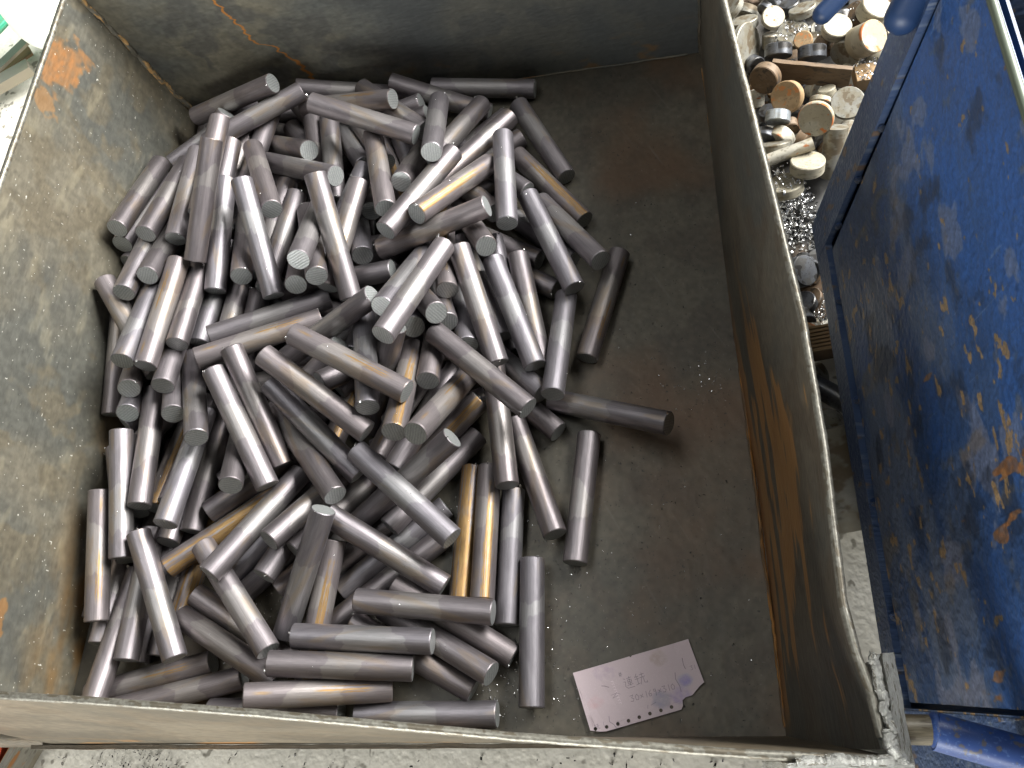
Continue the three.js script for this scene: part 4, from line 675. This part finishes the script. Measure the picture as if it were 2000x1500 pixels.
const UNDER = [
  [0.0714, 0.0163, -1.0284, -0.388, -0.404, 0.829, 0.0189, 0.0141, "grey", "grey offcut wedged under the top discs, second from left in the back row"],
  [0.0674, 0.0223, -0.8262, -0.61, 0.79, -0.059, 0.0155, 0.0116, "steel", "dark steel offcut wedged under the top discs, third from left in the front row"],
  [0.2013, -0.0099, -0.7507, -0.019, 0.998, -0.052, 0.018, 0.0114, "brown", "brown offcut wedged under the top discs, fourth from left in the front row"],
  [0.2822, 0.0325, -0.9415, 0.096, 0.995, 0.026, 0.0211, 0.0164, "pale", "pale offcut wedged under the top discs, fifth from left in the back row"],
  [0.0395, 0.0014, -0.8599, 0.451, 0.874, 0.179, 0.0125, 0.0144, "rust", "rusty offcut wedged under the top discs, second from left in the front row"],
  [0.2028, 0.0262, -0.9649, -0.048, -0.316, 0.947, 0.0197, 0.0209, "steel", "dark steel offcut wedged under the top discs, sixth from left in the back row"],
  [0.1828, 0.0367, -0.7633, 0.262, 0.849, 0.46, 0.0187, 0.009, "grey", "grey offcut wedged under the top discs, fifth from left in the front row"],
  [0.1403, 0.0051, -0.9264, -0.56, 0.788, -0.256, 0.0196, 0.0215, "steel", "dark steel offcut wedged under the top discs, sixth from left in the middle row"],
  [0.179, 0.0314, -0.9242, 0.544, -0.059, 0.837, 0.0135, 0.0134, "brown", "brown offcut wedged under the top discs, fourth from left in the middle row"],
  [0.1545, 0.0243, -0.7431, -0.284, 0.827, -0.485, 0.0198, 0.0232, "pale", "pale offcut wedged under the top discs, third from left in the front row"],
  [0.1688, -0.0053, -0.7472, -0.304, -0.322, 0.897, 0.0196, 0.0136, "rust", "rusty offcut wedged under the top discs, sixth from left in the front row"],
  [0.0966, 0.0367, -1.0105, -0.673, -0.166, 0.721, 0.0132, 0.0105, "steel", "dark steel offcut wedged under the top discs, first from left in the back row"],
  [0.2558, 0.0274, -0.7984, -0.328, 0.944, -0.048, 0.0165, 0.0073, "grey", "grey offcut wedged under the top discs, seventh from left in the front row"],
  [0.1293, 0.0009, -0.8894, 0.228, 0.052, 0.972, 0.0191, 0.0162, "steel", "dark steel offcut wedged under the top discs, fourth from left in the middle row"],
  [0.1894, -0.0089, -1.0784, 0.436, 0.602, 0.669, 0.0187, 0.0134, "brown", "brown offcut wedged under the top discs, first from left in the back row"],
  [0.1873, 0.0116, -1.0219, -0.063, -0.221, 0.973, 0.0164, 0.0184, "pale", "pale offcut wedged under the top discs, second from left in the back row"],
  [0.1323, 0.021, -0.9648, 0.64, 0.535, 0.551, 0.0127, 0.0144, "rust", "rusty offcut wedged under the top discs, second from left in the middle row"],
  [0.1992, 0.004, -0.7432, -0.499, 0.311, 0.809, 0.0188, 0.0199, "steel", "dark steel offcut wedged under the top discs, eighth from left in the front row"],
  [0.1653, 0.022, -0.9591, -0.018, 0.967, -0.255, 0.0181, 0.0162, "grey", "grey offcut wedged under the top discs, first from left in the middle row"],
  [0.0668, 0.0182, -0.9428, 0.736, 0.674, -0.058, 0.0198, 0.0106, "steel", "dark steel offcut wedged under the top discs, first from left in the middle row"],
  [0.1351, -0.0019, -0.8618, 0.074, 0.938, 0.339, 0.0136, 0.0081, "brown", "brown offcut wedged under the top discs, first from left in the front row"],
  [0.1171, 0.0128, -0.9797, -0.189, 0.924, 0.334, 0.018, 0.009, "pale", "pale offcut wedged under the top discs, first from left in the middle row"],
  [0.1882, -0.0071, -0.776, -0.876, 0.432, 0.216, 0.0126, 0.0139, "rust", "rusty offcut wedged under the top discs, seventh from left in the front row"],
  [0.2097, -0.0065, -1.0502, -0.216, -0.116, 0.97, 0.0232, 0.0095, "steel", "dark steel offcut wedged under the top discs, fifth from left in the back row"],
  [0.1221, 0.0287, -0.7706, -0.132, 0.944, -0.303, 0.018, 0.011, "grey", "grey offcut wedged under the top discs, fourth from left in the front row"],
  [0.1257, -0.0012, -0.9792, -0.195, 0.157, 0.968, 0.0177, 0.0144, "steel", "dark steel offcut wedged under the top discs, third from left in the middle row"],
  [0.1266, 0.0323, -0.7579, 0.76, 0.05, 0.648, 0.0211, 0.0142, "brown", "brown offcut wedged under the top discs, second from left in the front row"],
  [0.2024, 0.0209, -0.8679, 0.146, 0.203, 0.968, 0.0208, 0.0175, "pale", "pale offcut wedged under the top discs, fifth from left in the middle row"],
  [0.2207, -0.0085, -0.987, 0.086, 0.242, 0.966, 0.019, 0.0149, "rust", "rusty offcut wedged under the top discs, fourth from left in the middle row"],
  [0.1495, 0.0295, -0.7617, 0.363, 0.076, 0.929, 0.0176, 0.0121, "steel", "dark steel offcut wedged under the top discs, seventh from left in the front row"],
  [0.0398, 0.0392, -0.7687, -0.749, -0.126, 0.65, 0.0213, 0.0105, "grey", "grey offcut wedged under the top discs, first from left in the front row"],
  [0.1481, 0.0263, -0.9875, 0.655, 0.755, -0.01, 0.0192, 0.0152, "steel", "dark steel offcut wedged under the top discs, fourth from left in the back row"],
  [0.25, 0.0054, -1.0975, -0.436, -0.219, 0.873, 0.0172, 0.0146, "brown", "brown offcut wedged under the top discs, third from left in the back row"],
  [0.2654, 0.0385, -0.9728, 0.461, 0.394, 0.795, 0.0131, 0.0147, "pale", "pale offcut wedged under the top discs, third from left in the back row"],
  [0.0645, 0.0306, -0.8603, -0.756, 0.065, 0.652, 0.0135, 0.0131, "rust", "rusty offcut wedged under the top discs, fourth from left in the front row"],
  [0.1407, 0.0284, -0.8434, 0.171, 0.171, 0.97, 0.015, 0.0129, "steel", "dark steel offcut wedged under the top discs, sixth from left in the front row"],
  [0.1813, -0.0093, -0.9908, 0.776, 0.589, 0.225, 0.0228, 0.0118, "grey", "grey offcut wedged under the top discs, second from left in the middle row"],
  [0.2176, 0.0167, -0.716, -0.153, 0.859, -0.488, 0.0134, 0.0118, "steel", "dark steel offcut wedged under the top discs, tenth from left in the front row"],
  [0.2494, 0.0401, -0.9755, -0.619, 0.232, 0.751, 0.0165, 0.0172, "brown", "brown offcut wedged under the top discs, fourth from left in the back row"],
  [0.1505, 0.04, -0.8416, 0.556, 0.309, 0.772, 0.013, 0.0149, "pale", "pale offcut wedged under the top discs, fourth from left in the middle row"],
  [0.0335, 0.0428, -0.8404, 0.446, 0.844, -0.297, 0.0126, 0.0131, "rust", "rusty offcut wedged under the top discs, first from left in the front row"],
  [0.1778, 0.0017, -0.9609, 0.446, 0.552, 0.704, 0.0213, 0.0096, "steel", "dark steel offcut wedged under the top discs, seventh from left in the middle row"],
  [0.2494, 0.02, -0.8856, 0.166, 0.172, 0.971, 0.0197, 0.0195, "grey", "grey offcut wedged under the top discs, third from left in the middle row"],
  [0.1139, 0.0027, -1.0553, -0.757, 0.497, 0.423, 0.0122, 0.0135, "steel", "dark steel offcut wedged under the top discs, second from left in the back row"],
  [0.0577, -0.0034, -0.9838, 0.386, 0.921, -0.05, 0.0175, 0.0202, "brown", "brown offcut wedged under the top discs, first from left in the middle row"],
  [0.2997, 0.0146, -1.0607, -0.793, 0.284, 0.539, 0.0156, 0.0063, "pale", "pale offcut wedged under the top discs, fourth from left in the back row"],
  [0.2052, -0.0084, -0.8692, -0.415, -0.139, 0.899, 0.0131, 0.0117, "rust", "rusty offcut wedged under the top discs, eighth from left in the front row"],
  [0.2524, 0.0034, -0.9312, -0.194, 0.981, -0.028, 0.0139, 0.0061, "steel", "dark steel offcut wedged under the top discs, tenth from left in the middle row"],
  [0.1288, 0.0062, -1.0179, -0.089, 0.291, 0.953, 0.019, 0.0182, "grey", "grey offcut wedged under the top discs, third from left in the back row"],
  [0.1407, 0.0089, -1.0701, -0.141, 0.982, 0.129, 0.0193, 0.0123, "steel", "dark steel offcut wedged under the top discs, third from left in the back row"],
  [0.2092, 0.0134, -0.7302, -0.657, 0.747, 0.097, 0.0114, 0.0091, "brown", "brown offcut wedged under the top discs, sixth from left in the front row"],
  [0.1805, 0.0158, -0.8028, -0.512, 0.775, 0.371, 0.0215, 0.0157, "pale", "pale offcut wedged under the top discs, fourth from left in the front row"],
  [0.0987, 0.0355, -0.8636, -0.238, 0.94, 0.243, 0.0171, 0.0138, "rust", "rusty offcut wedged under the top discs, first from left in the middle row"],
  [0.07, -0.0035, -0.7927, -0.51, 0.858, 0.06, 0.0136, 0.0087, "steel", "dark steel offcut wedged under the top discs, fourth from left in the front row"],
  [0.0489, 0.0104, -0.8179, -0.49, 0.73, 0.476, 0.0119, 0.0122, "grey", "grey offcut wedged under the top discs, second from left in the front row"],
  [0.0661, 0.0438, -0.7603, -0.296, 0.019, 0.955, 0.0179, 0.0147, "steel", "dark steel offcut wedged under the top discs, fifth from left in the front row"],
  [0.1876, 0.0309, -1.0514, -0.667, 0.7, 0.253, 0.0187, 0.0169, "brown", "brown offcut wedged under the top discs, second from left in the back row"],
  [0.1223, -0.0019, -0.9808, 0.038, 0.958, -0.286, 0.0163, 0.0174, "pale", "pale offcut wedged under the top discs, second from left in the middle row"],
  [0.0835, 0.002, -0.8489, 0.181, 0.854, 0.487, 0.0153, 0.017, "rust", "rusty offcut wedged under the top discs, fifth from left in the front row"],
  [0.0746, 0.0348, -0.9052, 0.522, 0.281, 0.805, 0.0153, 0.0144, "steel", "dark steel offcut wedged under the top discs, second from left in the middle row"],
  [0.0893, 0.033, -0.846, -0.873, 0.451, -0.186, 0.0118, 0.0058, "grey", "grey offcut wedged under the top discs, third from left in the front row"],
  [0.1267, 0.0372, -0.8927, 0.863, 0.462, 0.204, 0.0135, 0.0074, "steel", "dark steel offcut wedged under the top discs, fifth from left in the middle row"],
  [0.1267, 0.0179, -0.94, -0.044, 0.997, 0.056, 0.0201, 0.0142, "brown", "brown offcut wedged under the top discs, second from left in the middle row"],
  [0.1388, -0.0072, -0.9016, 0.205, 0.499, 0.842, 0.0182, 0.0212, "pale", "pale offcut wedged under the top discs, third from left in the middle row"],
  [0.1633, -0.0053, -1.1177, 0.391, 0.861, 0.326, 0.0222, 0.019, "rust", "rusty offcut wedged under the top discs, first from left in the back row"],
  [0.2247, 0.0334, -0.8331, 0.229, 0.879, -0.419, 0.0193, 0.0106, "steel", "dark steel offcut wedged under the top discs, ninth from left in the middle row"],
  [0.0676, 0.0051, -1.0868, 0.643, 0.429, 0.635, 0.021, 0.009, "grey", "grey offcut wedged under the top discs, first from left in the back row"],
  [0.2287, -0.0073, -0.9741, -0.384, 0.864, -0.325, 0.0117, 0.0134, "steel", "dark steel offcut wedged under the top discs, eighth from left in the middle row"],
  [0.1536, 0.0174, -0.7527, 0.037, 0.179, 0.983, 0.0138, 0.0068, "brown", "brown offcut wedged under the top discs, third from left in the front row"],
  [0.0823, 0.0439, -0.7546, -0.674, -0.008, 0.739, 0.0188, 0.0195, "pale", "pale offcut wedged under the top discs, second from left in the front row"],
  [0.1279, 0.0231, -0.8936, -0.426, 0.903, 0.063, 0.0125, 0.0056, "rust", "rusty offcut wedged under the top discs, third from left in the middle row"],
  [0.0604, 0.012, -0.8613, -0.119, -0.138, 0.983, 0.0221, 0.0157, "steel", "dark steel offcut wedged under the top discs, second from left in the front row"],
  [0.1916, 0.0304, -0.7786, -0.698, 0.579, -0.42, 0.0142, 0.0083, "grey", "grey offcut wedged under the top discs, sixth from left in the front row"],
  [0.2393, 0.0092, -0.7213, -0.632, 0.743, 0.219, 0.0149, 0.0119, "steel", "dark steel offcut wedged under the top discs, eleventh from left in the front row"],
  [0.208, 0.0192, -0.7583, -0.577, 0.686, -0.443, 0.0162, 0.0088, "brown", "brown offcut wedged under the top discs, fifth from left in the front row"],
  [0.092, -0.0063, -0.8205, 0.403, 0.909, 0.111, 0.0134, 0.0082, "pale", "pale offcut wedged under the top discs, first from left in the front row"],
  [0.3112, -0.0059, -1.0229, -0.663, 0.617, -0.425, 0.0174, 0.0179, "rust", "rusty offcut wedged under the top discs, second from left in the back row"],
  [0.033, -0.0084, -0.7725, 0.367, 0.668, 0.648, 0.0217, 0.0214, "steel", "dark steel offcut wedged under the top discs, first from left in the front row"],
  [0.2226, 0.0191, -1.0649, -0.932, 0.347, 0.102, 0.0218, 0.0218, "grey", "grey offcut wedged under the top discs, fourth from left in the back row"],
  [0.2203, 0.0223, -0.8341, -0.704, 0.524, 0.479, 0.0161, 0.0171, "steel", "dark steel offcut wedged under the top discs, ninth from left in the front row"],
  [0.1704, 0.0069, -0.9384, 0.337, 0.019, 0.941, 0.0138, 0.0127, "brown", "brown offcut wedged under the top discs, third from left in the middle row"],
  [0.1105, 0.0233, -1.0679, -0.323, 0.178, 0.93, 0.0225, 0.0217, "pale", "pale offcut wedged under the top discs, first from left in the back row"],
  [0.04, -0.0019, -0.7974, 0.88, 0.394, 0.264, 0.019, 0.019, "rust", "rusty offcut wedged under the top discs, third from left in the front row"],
  [0.2656, -0.0053, -0.8247, 0.698, 0.322, 0.639, 0.0183, 0.0146, "steel", "dark steel offcut wedged under the top discs, twelfth from left in the front row"],
  [0.0971, -0.0382, -0.5087, -0.822, 0.534, -0.197, 0.0107, 0.0128, "grey", "grey offcut wedged under the top discs, second from left in the gap beside bin"],
  [0.0944, -0.0357, -0.5076, 0.287, 0.271, 0.919, 0.019, 0.0205, "steel", "dark steel offcut wedged under the top discs, third from left in the gap beside bin"],
  [0.1255, -0.0457, -0.5883, 0.519, 0.377, 0.767, 0.0112, 0.0059, "brown", "brown offcut wedged under the top discs, third from left in the gap beside bin"],
  [0.1139, -0.0576, -0.5134, 0.613, 0.539, 0.578, 0.0119, 0.0076, "pale", "pale offcut wedged under the top discs, second from left in the gap beside bin"],
  [0.0933, -0.0422, -0.4249, -0.34, 0.027, 0.94, 0.0103, 0.0064, "rust", "rusty offcut wedged under the top discs, second from left in the gap beside bin"],
  [0.0967, -0.0337, -0.5453, -0.413, 0.888, -0.2, 0.0184, 0.0118, "steel", "dark steel offcut wedged under the top discs, first from left in the gap beside bin"],
  [0.1018, -0.0595, -0.4446, -0.938, 0.116, 0.327, 0.0156, 0.0137, "grey", "grey offcut wedged under the top discs, third from left in the gap beside bin"],
  [0.104, -0.0342, -0.5874, -0.529, -0.096, 0.843, 0.0203, 0.0244, "steel", "dark steel offcut wedged under the top discs, second from left in the gap beside bin"],
  [0.0993, -0.0589, -0.5131, -0.243, 0.781, -0.575, 0.0125, 0.0138, "brown", "brown offcut wedged under the top discs, first from left in the gap beside bin"],
  [0.1243, -0.0448, -0.481, -0.921, 0.168, 0.35, 0.0122, 0.0098, "pale", "pale offcut wedged under the top discs, third from left in the gap beside bin"],
  [0.0885, -0.031, -0.4806, -0.519, 0.144, 0.843, 0.0192, 0.0227, "rust", "rusty offcut wedged under the top discs, first from left in the gap beside bin"],
  [0.1143, -0.0578, -0.3667, 0.277, 0.397, 0.875, 0.0197, 0.0161, "steel", "dark steel offcut wedged under the top discs, fifth from left in the gap beside bin"],
  [0.1045, -0.0336, -0.5907, -0.789, 0.608, 0.092, 0.016, 0.0132, "grey", "grey offcut wedged under the top discs, first from left in the gap beside bin"],
  [0.1181, -0.0475, -0.4848, -0.7, 0.709, -0.085, 0.0114, 0.0065, "steel", "dark steel offcut wedged under the top discs, fourth from left in the gap beside bin"],
  [0.1101, -0.0519, -0.5601, -0.476, 0.869, -0.136, 0.0178, 0.009, "brown", "brown offcut wedged under the top discs, second from left in the gap beside bin"],
  [0.0863, -0.0383, -0.3806, 0.011, 0.923, -0.385, 0.0164, 0.0189, "pale", "pale offcut wedged under the top discs, first from left in the gap beside bin"],
];
for (const a of UNDER) placeDisc(a, a[9]);
{
  const W = 0.62, D = 1.3, nx = 60, nz = 120, g = new THREE.PlaneGeometry(W, D, nx, nz).rotateX(-Math.PI / 2), p = g.attributes.position;
  for (let i = 0; i < p.count; i++) { const x = p.getX(i) + 0.06 + W / 2, z = p.getZ(i) - 1.17; p.setXYZ(i, x, mix(GY - 0.01, -0.005, sstep(-0.5, -0.72, z)) + (fbm(x * 40, z * 40, 651, 4) - 0.5) * 0.045, z); }
  g.computeVertexNormals(); const o = new THREE.Mesh(g, mat({ map: discTex(655, [40, 40, 40], [70, 68, 64], [90, 70, 50], 0.62), roughness: 0.7, metalness: 0.3 })); o.name = 'scrap_heap_base'; o.userData.kind = 'stuff'; o.castShadow = o.receiveShadow = true; scene.add(tag(o, 'dark bed of oily scrap under the offcuts behind the bin', 'scrap'));
}
solo('flat_bar', mergeGeometries([(() => { const a = new THREE.Vector3(...[0.0882, 0.075, -0.8674]), b = new THREE.Vector3(...[0.1895, 0.07, -0.834]), d = b.clone().sub(a), L = d.length(), g = lumpy(new THREE.BoxGeometry(L, 0.034, 0.007, 24, 4, 2), 0.0006, 80, 661); g.rotateX(-0.06); g.rotateY(Math.atan2(-d.z, d.x)); return g.translate((a.x + b.x) / 2, (a.y + b.y) / 2 - 0.006, (a.z + b.z) / 2); })()]), SM.brown, 'dark flat steel bar on edge lying across the scrap heap', 'metal bar', SG);
solo('round_bar', tube([0.053, 0.06, -0.7124], [0.1234, 0.075, -0.7235], 0.0085), SM.pale, 'thin pale round bar poking out beside the bin rim', 'metal bar', SG);
solo('round_bar', tube([0.1566, 0.075, -0.7456], [0.152, 0.02, -0.7066], 0.0155), SM.grey, 'short thick grey round bar between the rust spotted disc and the hopper', 'metal bar', SG);
solo('square_block', lumpy(box(0.03, 0.02, 0.03, ...[0.2138, 0.05, -0.8466], 0.001), 0.0006, 90, 663), SM.rust, 'small rusty square block at the hopper edge', 'metal block', SG);
solo('round_bar', tube([0.0756, -0.02, -0.4285], [0.1299, -0.01, -0.3802], 0.014), SM.steel, 'dark round bar lying across the gap below the ribbed block', 'metal bar', SG);
solo('grey_cylinder', mergeGeometries([tube([0.0944, 0.0, -0.3481], [0.1133, -0.05, -0.2339], 0.026, 0.03), new THREE.SphereGeometry(0.026, 20, 12).scale(1, 0.5, 1).translate(...[0.0944, 0.0, -0.3481])]), SM.grey, 'round topped grey cylinder standing in the gap between bin and hopper', 'cylinder');
{
  const t = thing('ribbed_block', 'brown ribbed metal block wedged in the gap beside the bin', 'metal block'); t.position.set(...[0.0982, -0.005, -0.4658]); t.rotation.y = 0.12;
  part('block_body', box(0.05, 0.03, 0.036, 0, 0, 0, 0.001), SM.brown, t);
  for (let i = 0; i < 7; i++) part('rib', box(0.046, 0.003, 0.003, 0, 0.0162, -0.0155 + i * 0.0052, 0.0006), SM.rust, t);
}
// swarf: short curled chips
const chipGeo = (() => {
  const pos = [], idx = [], n = 5; for (let i = 0; i <= n; i++) { const a = i / n * 2.6, x = Math.cos(a), y = Math.sin(a); pos.push(x, y, -0.35 + i * 0.05, x * 0.96, y * 0.96, 0.35 + i * 0.05); }
  for (let i = 0; i < n; i++) { const a = i * 2; idx.push(a, a + 2, a + 3, a, a + 3, a + 1); }
  const g = new THREE.BufferGeometry(); g.setAttribute('position', new THREE.Float32BufferAttribute(pos, 3)); g.setIndex(idx); g.computeVertexNormals(); return g.translate(-0.2, -0.5, 0);
})();
const chipMat = mat({ color: lin(0.62, 0.62, 0.61), roughness: 0.25, metalness: 0.9, side: THREE.DoubleSide });
const darkChip = mat({ color: lin(0.03, 0.028, 0.026), roughness: 0.5, metalness: 0.3, side: THREE.DoubleSide });
function chips(name, label, m, list) {                                  // list of [x, y, z, size]
  const o = new THREE.InstancedMesh(chipGeo, m, list.length), q = new THREE.Object3D();
  list.forEach(([x, y, z, s], i) => { q.position.set(x, y + s * 0.3, z); q.rotation.set(rr(0, 6.28), rr(0, 6.28), rr(0, 6.28)); q.scale.set(s * rr(0.5, 1.2), s * rr(0.3, 0.8), s * rr(0.5, 1.4)); q.updateMatrix(); o.setMatrixAt(i, q.matrix); });
  o.name = name; o.userData.kind = 'stuff'; o.castShadow = o.receiveShadow = true; scene.add(tag(o, label, 'metal chips'));
}
{
  const A = [0.0706, 0.01, -0.7266], B = [0.1243, -0.03, -0.6298], C = [0.1072, 0.0, -0.6802], l = [];
  for (let i = 0; i < 2600; i++) { const t = Math.sqrt(rnd()), x = mix(A[0], B[0], t) + rr(-0.03, 0.035), z = mix(A[2], B[2], t) + rr(-0.02, 0.02); l.push([x, mix(0.022, -0.045, t) + rr(-0.006, 0.008), z, rr(0.002, 0.0048)]); }
  for (const [px, py, pz, s, n] of [[...[0.126, 0.055, -0.9448], 0.024, 90], [...[0.2391, 0.05, -0.9586], 0.03, 110], [...[0.1166, -0.06, -0.5488], 0.028, 350], [...[0.152, 0.05, -0.9466], 0.03, 20], [...[0.0852, 0.05, -0.6844], 0.02, 90], [...[0.2128, 0.06, -0.8513], 0.02, 60]]) for (let i = 0; i < n; i++) { const a = rr(0, 6.28), q = Math.sqrt(rnd()) * s; l.push([px + Math.cos(a) * q, py + rr(-0.004, 0.006), pz + Math.sin(a) * q, rr(0.0015, 0.0035)]); }
  chips('swarf', 'bright curled swarf in the gap behind the bin wall', chipMat, l);
}

// ---------------------------------------------------------------- chips in the bin and on the ground
{
  const l = [], k = [];
  const inBin = (x, z) => x > -0.84 && x < -0.01 && z > -0.97 && z < -0.006;
  for (let i = 0; i < 1600; i++) { const x = rr(-0.8, -0.02), z = -0.97 + Math.sqrt(rnd()) * 0.96; if (inBin(x, z)) l.push([x, 0.0006, z, rr(0.0006, 0.0014)]); }
  for (const [x, z, r, n] of [[-0.3, -0.06, 0.09, 260], [-0.62, -0.1, 0.1, 420], [-0.27, -0.2, 0.1, 160], [-0.2, -0.02, 0.12, 120], [-0.36, -0.24, 0.05, 160], [-0.045, -0.42, 0.06, 120], [-0.5, -0.2, 0.1, 300], [-0.35, -0.05, 0.1, 220]]) for (let i = 0; i < n; i++) { const a = rr(0, 6.28), q = Math.sqrt(-Math.log(rnd() + 1e-6)) * r * 0.6, X = x + Math.cos(a) * q, Z = z + Math.sin(a) * q; if (inBin(X, Z)) l.push([X, 0.0006, Z, rr(0.0006, 0.0019)]); }
  for (let i = 0; i < 320; i++) { const x = rr(-0.35, -0.02), z = rr(-0.9, -0.01); k.push([x, 0.0006, z, rr(0.0008, 0.002)]); }
  // specks on the bars and burrs left at their ends
  for (const [A, B, up] of rodFrames) {
    for (let i = 0; i < 3; i++) { const p = A.clone().lerp(B, rnd()); const s = A.clone().sub(B).normalize().cross(up).multiplyScalar(rr(-0.6, 0.6)); const d = up.clone().add(s).normalize(); p.addScaledVector(d, 0.0151); l.push([p.x, p.y, p.z, rr(0.0004, 0.001)]); }
    if (rnd() < 0.75) { const E = rnd() < 0.5 ? A : B, a = rr(-1.2, 1.2), ax = B.clone().sub(A).normalize(), d = up.clone().applyAxisAngle(ax, a).multiplyScalar(0.0148); for (let i = 0; i < 3; i++) l.push([E.x + d.x + rr(-1, 1) * 0.001, E.y + d.y, E.z + d.z + rr(-1, 1) * 0.001, rr(0.001, 0.0024)]); }
  }
  for (let i = 0; i < 120; i++) { const z = rr(-0.95, -0.1), y = rr(0.02, 0.28); l.push([leftX(y, z) + 0.0008, y, z, rr(0.0005, 0.0011)]); }
  chips('metal_chips', 'tiny bright metal chips scattered over bin floor and rods', chipMat, l);
  chips('dark_chips', 'tiny black metal curls scattered on the bare bin floor', darkChip, k);
  const gr = []; for (let i = 0; i < 120; i++) gr.push([rr(-1.0, 0.1), GY + 0.001, rr(0.02, 0.06), rr(0.0012, 0.003)]);
  for (let i = 0; i < 140; i++) { const a = rr(0, 6.28), q = Math.sqrt(rnd()) * 0.05; gr.push([-0.83 + Math.cos(a) * q * 1.3, GY + 0.001, 0.035 + Math.sin(a) * q * 0.5, rr(0.001, 0.0025)]); }
  chips('floor_chips', 'dark chips and curls strewn on the pale concrete before the bin', darkChip, gr);
}
// ---------------------------------------------------------------- things beyond the left wall
{
  const t = thing('green_drum', 'green drum at the upper left beyond the bin', 'drum'); t.position.set(...[-1.5491, -0.08, -1.4829]);
  const gm = mat({ map: tex(128, 128, (u, v) => { const n = fbm(u * 8, v * 8, 701, 4); return blend(blend([30, 120, 92], [60, 160, 128], n), [130, 110, 84], sstep(0.58, 0.7, n) * 0.5); }), roughness: 0.5 });
  part('drum_body', new THREE.LatheGeometry([[0.0, 0], [0.13, 0], [0.135, 0.01], [0.13, 0.02], [0.13, 0.12], [0.134, 0.125], [0.13, 0.13], [0.13, 0.22], [0.12, 0.25], [0.08, 0.27], [0.00001, 0.275]].map((p) => new THREE.Vector2(...p)), 40), gm, t);
  part('drum_rim', new THREE.TorusGeometry(0.13, 0.005, 8, 40).rotateX(Math.PI / 2).translate(0, 0.012, 0), gm, t);
}
{
  const g = lumpy(new THREE.SphereGeometry(0.075, 40, 28).scale(0.8, 1.7, 0.9), 0.012, 18, 711);
  const o = solo('white_sack', g, mat({ map: tex(128, 128, (u, v) => { const w = (Math.sin(u * 400) * Math.sin(v * 400)) * 6, n = fbm(u * 9, v * 9, 713, 3) * 22; return [206 + w + n, 208 + w + n, 196 + w + n]; }), roughness: 0.8 }), 'white woven sack standing beyond the left wall beside the green drum', 'sack'); o.position.set(...[-1.2401, 0.03, -1.3168]); o.rotation.z = 0.2;
}
const barMat = mat({ map: discTex(721, [104, 102, 94], [150, 146, 134], [150, 96, 50], 0.62), roughness: 0.5, metalness: 0.35 });
const flat = (a, b, w, h) => { const A = new THREE.Vector3(...a), B = new THREE.Vector3(...b), d = B.clone().sub(A), L = d.length(); const g = box(L, h, w, 0, 0, 0, 0.0008); g.rotateY(Math.atan2(-d.z, d.x)); return g.translate((a[0] + b[0]) / 2, (a[1] + b[1]) / 2, (a[2] + b[2]) / 2); };
solo('steel_strip', flat([-1.427, -0.03, -1.16], [-1.2982, -0.03, -1.3294], 0.022, 0.006), barMat, 'upper grey steel strip leaning away beyond the left wall', 'steel strip', 'steel strips beyond the left wall');
solo('steel_strip', flat([-1.4723, -0.06, -1.218], [-1.3307, -0.06, -1.316], 0.03, 0.006), SM.rust, 'rusty steel strip between two grey ones beyond the left wall', 'steel strip', 'steel strips beyond the left wall');
solo('steel_strip', flat([-1.4374, -0.04, -1.1642], [-1.2957, -0.04, -1.2449], 0.03, 0.02), barMat, 'lowest thick grey steel strip beyond the left wall', 'steel strip', 'steel strips beyond the left wall');
{
  const t = thing('red_pallet', 'red painted pallet frame corner at lower left before the bin', 'pallet'); const p = [-1.0376, -0.05, 0.0218]; t.position.set(...p);
  const rm = mat({ map: discTex(731, [170, 60, 30], [200, 84, 44], [120, 90, 70], 0.6), roughness: 0.6 });
  part('pallet_beam', lumpy(new THREE.BoxGeometry(0.09, 0.05, 0.14, 6, 4, 8), 0.0012, 40, 733), rm, t);
  part('pallet_edge', lumpy(new THREE.BoxGeometry(0.012, 0.05, 0.14, 2, 4, 8).rotateY(-0.42).translate(0.062, 0.004, 0), 0.0008, 40, 735), barMat, t);
}

renderer.render(scene, camera);
